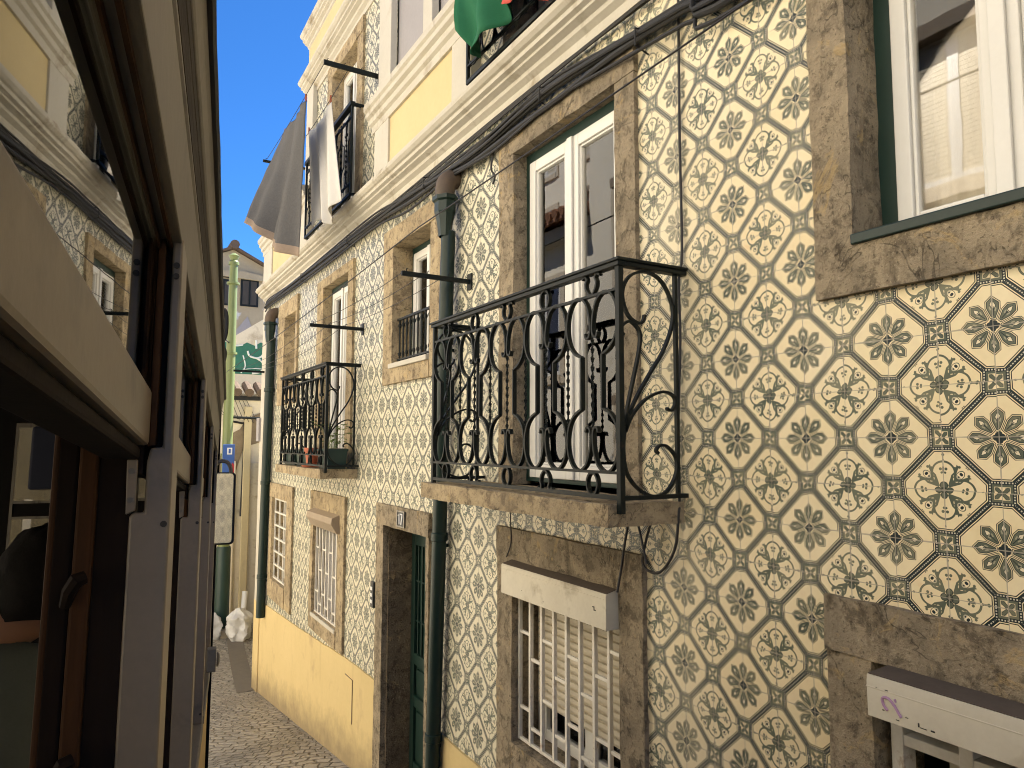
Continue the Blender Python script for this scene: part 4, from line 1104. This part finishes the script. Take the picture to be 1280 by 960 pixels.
mb = MB(); mb.prism([(.02, 6.4), (.45, 7.0), (.62, 6.6), (.35, 6.1)], 'y', -.015, .01); mb.build('bare_patch', 'lilac', t)

# tram pole
t = empty('tram_pole', (2.04, 13.8, gz(13.8))); tag(t, 'tall apple-green tram pole with a dark green foot and concrete collar', 'pole')
mb = MB(); mb.tube([(0, 0, 1.5), (0, 0, 3.2), (0, 0, 3.2), (0, 0, 4.9), (0, 0, 6.72)], [.098, .094, .089, .084, .072], 18); mb.build('shaft', 'polegreen', t)
mb = MB(); mb.tube([(0, 0, .1), (0, 0, 1.52), (0, 0, 1.56)], [.128, .124, .112], 18); mb.build('foot', 'sleeve', t)
mb = MB(); mb.lathe((0, 0, 0), [(.27, -.05), (.26, .10), (.22, .14), (.14, .14)], 18); mb.build('collar', 'concrete', t)
mb = MB(); mb.lathe((0, 0, 6.70), [(.095, 0), (.095, .05), (.06, .09), (.085, .14), (.10, .17), (.03, .22)], 14)
mb.build('cap', 'polegreen', t)
for z in (5.05, 3.2, 6.35):
    mb = MB(); mb.lathe((0, 0, z), [(.100, -.02), (.115, -.018), (.115, .018), (.100, .02)], 16); mb.build('band', 'polegreen', t)
mb = MB(); mb.tube([(0, 0, 3.88), (.7, -.1, 3.86), (1.4, -.2, 3.84)], .025, 6); mb.build('bracket', 'iron', t)
mb = MB(); mb.tube(sag((2.04, 13.8, 4.4), (-1.5, 9, 6.6), .10)+[], .012, 5); tag(mb.build('overhead_wire', 'wire'), 'span wire leading from the green pole up towards the tram roof', 'wire')
t = empty('street_sign', (2.04, 13.62, 2.05)); tag(t, 'small blue sign strapped to the green tram pole', 'sign')
mb = MB(); mb.box(-.10, .10, -.02, .02, 0, .52); mb.build('board', 'blue', t, bevel=.004)
mb = MB(); mb.box(-.03, .055, -.026, -.021, .34, .46); mb.build('white_square', 'signwhite', t)
mb = MB(); mb.box(-.005, .030, -.031, -.027, .36, .44); mb.mi = 1; mb.prism([(.03, .0), (.10, .0), (.10, .16), (.06, .2)], 'y', -.026, -.021); mb.build('picture', ['blue', 'signred'], t)
# rubbish sacks
def sack(loc, s, label, seed):
    mb = MB()
    def f(a, b):
        th = a*2*math.pi; h = b
        r = (.19+.03*math.sin(5*th+seed))*(min(1, .72+h*1.6))*(1 if h < .72 else max(.30, 1-(h-.72)*2.6))
        p = Vector((r*math.cos(th), r*math.sin(th), h*.56)); return p+noise.noise_vector(p*7+Vector((seed, 0, 0)))*.05+noise.noise_vector(p*19+Vector((seed, 3, 0)))*.02
    mb.grid(f, 28, 18); o = mb.build('rubbish_sack', 'bag'); o.location = loc; o.scale = (s, s, s); tag(o, label, 'sack', 'white rubbish sacks by the pole')
sack((2.27, 13.35, gz(13.35)-.02), 1.0, 'white plastic rubbish sack standing right of the pole foot', 1)
sack((1.86, 13.62, gz(13.6)-.02), .85, 'white rubbish sack half hidden behind the tram end, left of the pole', 5)
mb = MB(); mb.tube([(2.38, 13.75, gz(13.5)), (2.44, 13.85, gz(13.5)+.72)], .05, 10); tag(mb.build('cardboard_roll', 'signwhite'), 'pale roll sticking up behind the white rubbish sack', 'roll')

# ------------------------------------------------------------------ house across the street (seen in the panes)
def opp(label, ya, yb, h, rows, eave, mt, x=-3.5):
    t = empty('opposite_house', (x, 0, -1)); tag(t, label, 'house')
    mb = MB(); mb.box(-7, 0, ya, yb, 0, h); mb.build('wall', mt, t)
    y = ya+.9; k = 0
    while y < yb-1.2:
        for ri, (z0, z1) in enumerate(rows):
            w = 1.1
            m1 = MB(); m1.box(-.02, .05, y-.16, y, z0-.16, z1+.16); m1.box(-.02, .05, y+w, y+w+.16, z0-.16, z1+.16); m1.box(-.02, .052, y, y+w, z1, z1+.16); m1.box(-.02, .07, y, y+w, z0-.16, z0)
            wn = m1.build('window', 'opptrim', t)
            m2 = MB()
            for a, b in ((y, y+.07), (y+w-.07, y+w), (y+w/2-.06, y+w/2+.06)): m2.box(.004, .03, a, b, z0, z1)
            for a, b in ((y+.07, y+w/2-.06), (y+w/2+.06, y+w-.07)): m2.box(.004, .028, a, b, z0, z0+.07); m2.box(.004, .028, a, b, z1-.07, z1)
            m2.build('sash_frame', 'upvc', wn)
            shut = ri == 1 or (k+ri) % 3 != 0
            m3 = MB()
            if shut:
                for q in range(int((z1-z0-.14)/.05)): m3.box(.002, .014, y+.07, y+w-.07, z0+.07+q*.05, z0+.115+q*.05)
                m3.build('roller_blind', 'blind', wn)
                m4 = MB(); m4.box(.0, .20, y-.02, y+w+.02, z1-.06, z1+.10); m4.build('shutter_box', 'box_dark', wn)
            else:
                m3.box(.002, .012, y+.07, y+w-.07, z0+.07, z1-.07); m3.build('pane', 'duskpane', wn)
        y += 2.45; k += 1
    if eave:
        mb = MB(); mb.prism([(.50, h-.10), (-6.9, h+2.3), (-6.9, h+2.4), (.50, h+.0)], 'y', ya, yb)
        n_ = int((yb-ya)/.218)
        for k in range(n_): q = ya+.109+.218*k; mb.tube([(.56, q, h+.01), (-1.2, q, h+.59)], .085, 8)
        mb.build('roof', 'terra', t)
        mb = MB(); mb.box(.0, .28, ya, yb, h-.34, h-.12); mb.build('eaves_moulding', 'white', t)
    return t
M['duskpane'] = plain('dusk_pane', (.05, .06, .09), .05)
opp('tall sunlit cream house with shuttered windows mirrored in the right-hand panes', -12.25, 10.2, 9.6, [(2.6, 4.3), (6.35, 8.0)], False, 'opp')
opp('lower house with a clay tile eave mirrored in the main french window', 10.2, 20, 7.75, [(4.9, 6.7)], True, 'opp')
opp('taller cream house rising behind the clay eave in the door reflection', 10.5, 24, 16, [(9.6, 11.2), (12.4, 14)], False, 'opp', -8.5)

# ------------------------------------------------------------------ tram
TH = R(8.755); TP = R(-5.81)
tram = empty('tram', (0, 0, CZ)); tram.rotation_mode = 'QUATERNION'
fwd = Vector((math.sin(TH)*math.cos(TP), math.cos(TH)*math.cos(TP), math.sin(TP))); rt = Vector((math.cos(TH), -math.sin(TH), 0)); up = rt.cross(fwd)
tram.rotation_quaternion = Matrix((rt, fwd, up)).transposed().to_quaternion()
tag(tram, 'old wooden tram in cream and yellow filling the left edge, windows half open', 'tram')
NB, NE = -5, 4      # window posts from Y = NB*.8 to NE*.8
YB, YE = -4.2, 3.46
for k in range(NB, NE+1):
    y = k*.8
    mb = MB()
    mb.prism([(-.056, -.62), (-.0925, -.62), (-.0925, .008), (-.0895, .012), (-.0795, .012), (-.0795, .062), (-.0765, .0765), (-.066, .0765), (-.066, .302), (-.056, .302)], 'y', y, y+.075)
    p = mb.build('window_post', 'tcream', tram, bevel=.0025)
    mb = MB(); mb.box(-.0795, -.0772, y+.002, y+.074, .078, .31); mb.box(-.0770, -.0722, y-.006, y+.07, .078, .31); mb.build('bead', 'twood', p)
    mb = MB(); mb.box(-.0718, -.0664, y+.012, y+.07, .078, .31); mb.box(-.121, -.0930, y+.004, y+.072, -.62, .05); mb.box(-.1205, -.083, y+.004, y+.072, .05, .31); mb.build('channel', 'twood_dark', p)
    mb = MB(); mb.box(-.1385, -.1215, y, y+.076, -.62, .31); mb.build('jamb', 'twood', p, bevel=.003)
    mb = MB(); mb.box(-.158, -.139, y+.006, y+.08, -.62, .31); mb.build('inner_stop', 'twood_dark', p, bevel=.003)
    for z in (-.055, -.215):
        mb = MB(); mb.tube([(-.141, y-.003, z-.018), (-.137, y-.010, z-.004), (-.131, y-.013, z+.006), (-.125, y-.010, z+.008)], [.005, .0065, .0075, .0065], 8); mb.build('latch_peg', 'twood_dark', p)
    mb = MB(); mb.prism([(-.0960, .0635), (-.0865, .0635), (-.0865, .014), (-.0945, .010)], 'y', y-.010, y-.005); br_ = mb.build('bracket', 'tcream', p, bevel=.001)
    for z in (.052, .024):
        mb = MB(); mb.lathe((-.0912, y-.0108, z), [(.0030, -.001), (.0030, .001)], 12, 'y'); mb.tube([(-.0912+.0022*math.cos(q*.5236), y-.0122, z+.0022*math.sin(q*.5236)) for q in range(12)], .0006, 4, closed=True); mb.build('screw', 'tmetal', p)
    for z in (.27, .258, .0, -.55):
        mb = MB(); mb.lathe((-.0612, y-.001, z), [(.0032, -.0015), (.0032, .001)], 10, 'y'); mb.build('screw', 'chip', p)
for k in range(NB, NE):
    y0, y1 = k*.8+.080, (k+1)*.8-.006
    mb = MB(); mb.box(-.108, -.0775, y0, y1, .0775, .1345); s = mb.build('sash', 'tcream', tram, bevel=.004)
    mb = MB(); mb.box(-.118, -.1085, y0, y1, .072, .134); mb.box(-.118, -.085, y0, y1, .064, .0765); mb.build('bottom_rail', 'twood_dark', s, bevel=.003)
    mb = MB(); mb.box(-.0830, -.0802, y0-.005, y1+.005, .125, .315); mb.build('pane', 'tramglass', s)
    mb = MB(); mb.box(-.16, -.052, y0, y1, -.600, -.575); mb.build('window_sill', 'tcream2', tram, bevel=.004)
# fascia above the windows
mb = MB()
mb.prism([(-.124, .300), (-.081, .300), (-.0805, .297), (-.057, .2955), (-.0552, .398), (-.0560, .406), (-.0535, .410), (-.0535, .418), (-.124, .43)], 'y', YB, YE); mb.build('letterboard', 'tcream2', tram, bevel=.002)
mb = MB(); mb.box(-.0795, -.0775, YB, YE, .288, .2975); mb.box(-.0700, -.0665, YB, YE, .290, .2965); mb.build('header_bead', 'twood', tram)
mb = MB(); mb.prism([(-.12, .4205), (-.0532, .4195), (-.0515, .455), (-.0535, .459), (-.0515, .463), (-.0510, .484), (-.0535, .488), (-.0515, .492), (-.12, .495)], 'y', YB, YE); mb.build('gutter', 'tdirt', tram)
mb = MB(); mb.prism([(-.12, .496), (-.0508, .4935), (-.0480, .500), (-.0445, .530), (-.0410, .545), (-.0440, .552), (-.12, .56)], 'y', YB, YE); mb.build('roof_edge', 'tcream2', tram, bevel=.002)
mb = MB(); i0 = len(mb.v)   # ragged black weather strip on the very edge
pts = [(-.0392-.002*noise.noise(Vector((0, k*.7, 2))), YB+(YE-YB)*k/90, .553+.004*noise.noise(Vector((k*.9, 1, 0)))) for k in range(91)]
mb.tube(pts, .0075, 6); mb.build('weather_strip', 'black', tram)
mb = MB()
prof = [(-.05, .562), (-.12, .60), (-.35, .68), (-.75, .76), (-1.2, .79), (-1.65, .76), (-2.05, .68), (-2.28, .60), (-2.35, .55), (-2.35, .502), (-2.2, .53), (-1.7, .62), (-1.2, .66), (-.7, .62), (-.2, .53), (-.125, .50)]
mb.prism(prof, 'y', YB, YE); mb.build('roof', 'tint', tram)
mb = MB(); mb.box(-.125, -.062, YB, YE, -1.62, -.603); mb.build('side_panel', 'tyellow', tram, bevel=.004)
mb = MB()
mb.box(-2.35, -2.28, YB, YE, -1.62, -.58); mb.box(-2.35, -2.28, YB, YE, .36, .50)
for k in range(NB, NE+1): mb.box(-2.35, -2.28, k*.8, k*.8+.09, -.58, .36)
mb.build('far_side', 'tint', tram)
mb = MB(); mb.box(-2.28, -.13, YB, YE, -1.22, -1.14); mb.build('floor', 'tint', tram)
# front and rear ends with window openings
def endwall(y, name):
    mb = MB(); d = .04
    mb.box(-2.35, -.05, y, y+d, -1.62, -.10); mb.box(-2.35, -.05, y, y+d, .43, .70)
    mb.box(-2.35, -.05, y, y+d, .048, .100)
    for a, b in ((-2.35, -2.2), (-1.55, -1.45), (-.96, -.822), (-.22, -.05)): mb.box(a, b, y+.001, y+d-.001, -.10, .048); mb.box(a, b, y+.001, y+d-.001, .100, .43)
    e_ = mb.build(name, 'tint', tram)
    mb = MB()
    for a, b in ((-2.2, -1.55), (-1.45, -.96), (-.822, -.22)): mb.box(a, b, y+.018, y+.022, -.10, .43)
    mb.build('pane', 'dimglass', e_)
    mb = MB()
    for a, b in ((-.822, -.812), (-.232, -.22)): mb.box(a, b, y-.004, y+.0005, -.095, .425)
    mb.box(-.812, -.232, y-.004, y+.0005, .408, .425); mb.box(-.812, -.232, y-.004, y+.0005, .100, .110); mb.box(-.812, -.232, y-.004, y+.0005, .038, .048); mb.build('window_trim', 'tcream2', e_)
    return e_
ew = endwall(3.42, 'front_end')
mb = MB(); mb.box(-.755, -.40, 3.36, 3.38, .152, .407); mb.build('notice_board', 'navy', tram, bevel=.01)
endwall(YB, 'rear_end')
mb = MB(); mb.box(-.162, -.154, .806, .83, -.62, .36); mb.build('handrail', 'twood', tram, bevel=.003)
# wheels under the floor
for y in (-2.4, .6):
    for x in (-.35, -2.0):
        mb = MB(); mb.lathe((x, y, -1.62), [(.33, -.05), (.33, .05), (.30, .055), (.12, .06)], 24, 'x'); mb.build('wheel', 'chip', tram)
# seats
for y in (1.86, .9, 2.7):
    t2 = MB(); t2.box(-1.05, -.20, y-.46, y-.02, -.78, -.70); s = t2.build('seat', 'twood_dark', tram, bevel=.02)
    t2 = MB(); t2.prism([(-1.05, -.70), (-.20, -.70), (-.20, -.56), (-.27, -.48), (-.38, -.44), (-.87, -.44), (-.98, -.48), (-1.05, -.56)], 'y', y-.50, y-.46); t2.build('backrest', 'twood_dark', s, bevel=.008)
    t2 = MB(); t2.box(-.98, -.92, y-.44, y-.38, -1.14, -.78); t2.box(-.33, -.27, y-.44, y-.38, -1.14, -.78); t2.box(-.98, -.27, y-.12, y-.06, -1.14, -.78); t2.build('seat_frame', 'chip', s)
# wing mirror
mb = MB(); mb.tube(smoothpath([(-.075, 3.40, .235), (-.05, 3.40, .262), (-.02, 3.40, .260), (-.004, 3.40, .235), (-.002, 3.40, .20)], 5), .009, 8)
ma = mb.build('mirror', 'tmetal', tram)
mb = MB(); P = []
def rrect(x0, x1, z0, z1, r):
    out = []
    for cx, cz, a0 in ((x1-r, z1-r, 0), (x0+r, z1-r, 90), (x0+r, z0+r, 180), (x1-r, z0+r, 270)):
        for k in range(6): a = R(a0+k*18); out.append((cx+r*math.cos(a), cz+r*math.sin(a)))
    return out
mb.prism(rrect(-.070, .020, -.098, .215, .018), 'y', 3.395, 3.43); mb.build('mirror_shell', 'black', ma, bevel=.004)
mb = MB(); mb.prism(rrect(-.065, .010, -.090, .208, .012), 'y', 3.370, 3.374)
mb.v = [(x_, y_+(x_-.010)*.30+.016, z_) for x_, y_, z_ in mb.v]; mo = mb.build('mirror_face', 'mirror', ma)
# lamp fixture and trolley cord hook
mb = MB(); mb.box(-.062, -.030, 2.96, 3.03, -.54, -.46); mb.lathe((-.028, 2.99, -.50), [(.028, -.0), (.026, .006), (.012, .010)], 14, 'x'); mb.build('marker_lamp', 'tmetal', tram, bevel=.004)
mb = MB(); mb.tube(smoothpath([(-.08, 3.45, .62), (-.075, 3.45, .80), (-.07, 3.45, .92), (-.058, 3.45, .97), (-.045, 3.45, .94), (-.045, 3.45, .86), (-.058, 3.45, .82), (-.066, 3.45, .86)], 5), .010, 8); mb.tube(smoothpath([(-.075, 3.45, .66), (-.050, 3.45, .72), (-.044, 3.45, .77), (-.060, 3.45, .80)], 4), .008, 6)
mb.box(-.088, -.066, 3.43, 3.47, .55, .78); mb.tube([(-.074, 3.45, .90), (-.080, 3.45, 1.10)], .012, 6); mb.build('cord_hook', 'black', tram)

# ------------------------------------------------------------------ person in the tram (seated, back to the camera)
def skin_mesh(name, verts, edges, radii, mat, parent=None, sub=2, root=0):
    me = bpy.data.meshes.new(name); me.from_pydata(verts, edges, []); o = bpy.data.objects.new(name, me); col.objects.link(o)
    md = o.modifiers.new('s', 'SKIN'); md.use_smooth_shade = True
    for i, r in enumerate(radii):
        me.skin_vertices[0].data[i].radius = (r, r) if isinstance(r, (int, float)) else r; me.skin_vertices[0].data[i].use_root = i == root
    m2 = o.modifiers.new('d', 'SUBSURF'); m2.levels = sub; m2.render_levels = sub
    dg = bpy.context.evaluated_depsgraph_get(); ev = o.evaluated_get(dg)
    nm = bpy.data.meshes.new_from_object(ev); col.objects.unlink(o); bpy.data.objects.remove(o)
    nm.materials.clear(); nm.materials.append(M[mat]); nm.polygons.foreach_set('use_smooth', [True]*len(nm.polygons)); nm.name = name
    r = bpy.data.objects.new(name, nm); col.objects.link(r)
    if parent: r.parent = parent
    return r
def tram_pt(p): return Vector((0, 0, CZ))+rt*p[0]+fwd*p[1]+up*(p[2]-.06)
per = None
V = []; E_ = []; Rr = []
def av(p, r, link=None):
    V.append(p); Rr.append(r)
    if link is not None: E_.append((link, len(V)-1))
    return len(V)-1
bxp = Vector((-.47, 1.60, -.69))
pel = av((-.47, 1.62, -.60), .105)
wai = av((-.47, 1.60, -.44), .095, pel); ch = av((-.47, 1.61, -.30), .095, wai); nb_ = av((-.445, 1.60, -.175), .070, ch)
nk = av((-.405, 1.61, -.12), .066, nb_); hd0 = av((-.345, 1.64, -.075), .078, nk); hd1 = av((-.315, 1.66, -.02), .078, hd0); hd2 = av((-.305, 1.66, .025), .055, hd1)
for sx in (-1, 1):
    sh = av((-.47+sx*.165, 1.61, -.23), .062, ch); el = av((-.47+sx*.215, 1.66, -.46), .045, sh); wr = av((-.47+sx*.13, 1.90, -.55), .028, el); pm = av((-.47+sx*.10, 1.97, -.56), .034, wr)
    for k in range(4):
        f1 = av((-.47+sx*(.13-.022*k), 2.03, -.565), .010, pm); f2 = av((-.47+sx*(.125-.022*k), 2.06+.006*(k in (1, 2)), -.585), .009, f1); av((-.47+sx*(.122-.022*k), 2.062, -.61), .008, f2)
    t1 = av((-.47+sx*.05, 1.985, -.555), .011, pm); av((-.47+sx*.035, 2.02, -.565), .009, t1)
    hp = av((-.47+sx*.09, 1.68, -.60), .095, pel); kn = av((-.47+sx*.11, 2.05, -.62), .065, hp); an_ = av((-.47+sx*.11, 2.06, -1.05), .040, kn); av((-.47+sx*.115, 2.18, -1.10), .035, an_)
person = skin_mesh('person', [tuple(tram_pt(p)) for p in V], E_, Rr, 'skin')
tag(person, 'seated passenger with short dark hair and grey shirt inside the tram', 'person')
def tb_(fn, nu, nv, name, mat):
    mb = MB(); mb.grid(lambda a, b: tram_pt(fn(a, b)), nu, nv); return mb.build(name, mat, person)
def hair(a, b):
    th = a*2*math.pi; ph = b*math.pi*.64
    r = Vector((.096, .116, .122))
    d = Vector((math.sin(ph)*math.cos(th), math.sin(ph)*math.sin(th), math.cos(ph)))
    n_ = 1+.05*noise.noise(d*5)+.035*noise.noise(d*16)
    lift = max(0, d.y)*.05*b
    return Vector((-.312+d.x*r.x*n_-.01*b, 1.650+d.y*r.y*n_, -.050+d.z*r.z*n_+lift))
tb_(hair, 32, 18, 'hair', 'hair')
def ear(a, b):
    th = a*2*math.pi; ph = b*math.pi
    return Vector((-.222+.012*math.sin(ph)*math.cos(th), 1.650+.018*math.sin(ph)*math.sin(th), -.085+.032*math.cos(ph)))
def shirt(a, b):
    th = a*2*math.pi; z = -.62+b*.478
    w = .165+.045*math.sin(min(1, b*1.15)*math.pi*.55); dpt = .118+.012*math.sin(b*3)
    sh = 1.0 if b < .80 else math.sqrt(max(.0, 1-((b-.80)/.2)**2))*.62+.38
    return Vector((-.47+w*sh*math.cos(th)+.012*max(0, b-.8)/.2, 1.61+dpt*(.7+.3*sh)*math.sin(th)*(1 if b < .9 else .9), z+.012*math.sin(th*3+b*9)))
tb_(shirt, 36, 20, 'shirt', 'shirt')
mb = MB()
for sx in (-1, 1): mb.tube([tram_pt(p) for p in smoothpath([(-.47+sx*.14, 1.61, -.225), (-.47+sx*.19, 1.63, -.33), (-.47+sx*.215, 1.66, -.43)], 4)], [.070]*4+[.064]*4+[.060], 12)
mb.build('sleeve', 'shirt', person)
mb = MB()
for sx in (-1, 1): mb.tube([tram_pt(p) for p in smoothpath([(-.47+sx*.085, 1.60, -.60), (-.47+sx*.10, 1.85, -.60), (-.47+sx*.11, 2.06, -.63), (-.47+sx*.11, 2.075, -.80), (-.47+sx*.11, 2.07, -1.02)], 4)], .088, 12)
mb.build('trousers', 'trousers', person)
for sx in (-1, 1):
    mb = MB(); mb.grid(lambda a, b: tram_pt(ear(a, b)+Vector(((0 if sx > 0 else -.195), 0, -.005))), 12, 8); mb.build('ear', 'skin', person)

# ------------------------------------------------------------------ camera, light, world
cam = bpy.data.cameras.new('camera'); co = bpy.data.objects.new('camera', cam); col.objects.link(co)
YAW, PIT, ROL = R(30.16), R(4.784), R(.154)
f_ = Vector((math.sin(YAW)*math.cos(PIT), math.cos(YAW)*math.cos(PIT), math.sin(PIT))); r_ = Vector((math.cos(YAW), -math.sin(YAW), 0)); u_ = r_.cross(f_)
r2 = r_*math.cos(ROL)+u_*math.sin(ROL); u2 = -r_*math.sin(ROL)+u_*math.cos(ROL)
co.matrix_world = Matrix.Translation((0, 0, CZ)) @ Matrix((r2, u2, -f_)).transposed().to_4x4()
cam.sensor_width = 36; cam.lens = 888/1280*36; cam.clip_start = .01; cam.clip_end = 1000
sc.camera = co

EL, AZ = R(52), R(80)
sd = Vector((math.sin(AZ)*math.cos(EL), math.cos(AZ)*math.cos(EL), math.sin(EL)))
sun = bpy.data.lights.new('sun', 'SUN'); sun.energy = 5.0; sun.angle = R(.5); sun.color = (1, .945, .87)
so = bpy.data.objects.new('sun', sun); col.objects.link(so); so.rotation_euler = sd.to_track_quat('Z', 'Y').to_euler(); so.location = (20, -20, 30)
w = bpy.data.worlds.new('World'); sc.world = w; w.use_nodes = True; nt = w.node_tree
sky = nt.nodes.new('ShaderNodeTexSky'); sky.sky_type = 'NISHITA'; sky.sun_disc = False; sky.sun_elevation = EL; sky.sun_rotation = AZ
sky.air_density = .55; sky.dust_density = .1; sky.ozone_density = 9.0
bg = nt.nodes['Background']; bg.inputs[1].default_value = .05
hs = nt.nodes.new('ShaderNodeHueSaturation'); hs.inputs['Saturation'].default_value = 1.14; hs.inputs['Value'].default_value = 1.4
nt.links.new(sky.outputs[0], hs.inputs['Color']); nt.links.new(hs.outputs[0], bg.inputs[0])
sc.view_settings.view_transform = 'Standard'; sc.view_settings.look = 'None'; sc.view_settings.gamma = 1; sc.view_settings.exposure = 2.2
sc.cycles.filter_width = 1.05
sc.cycles.max_bounces = 8; sc.cycles.diffuse_bounces = 5; sc.cycles.transparent_max_bounces = 12
sc.cycles.use_denoising = True; sc.cycles.sample_clamp_indirect = 10
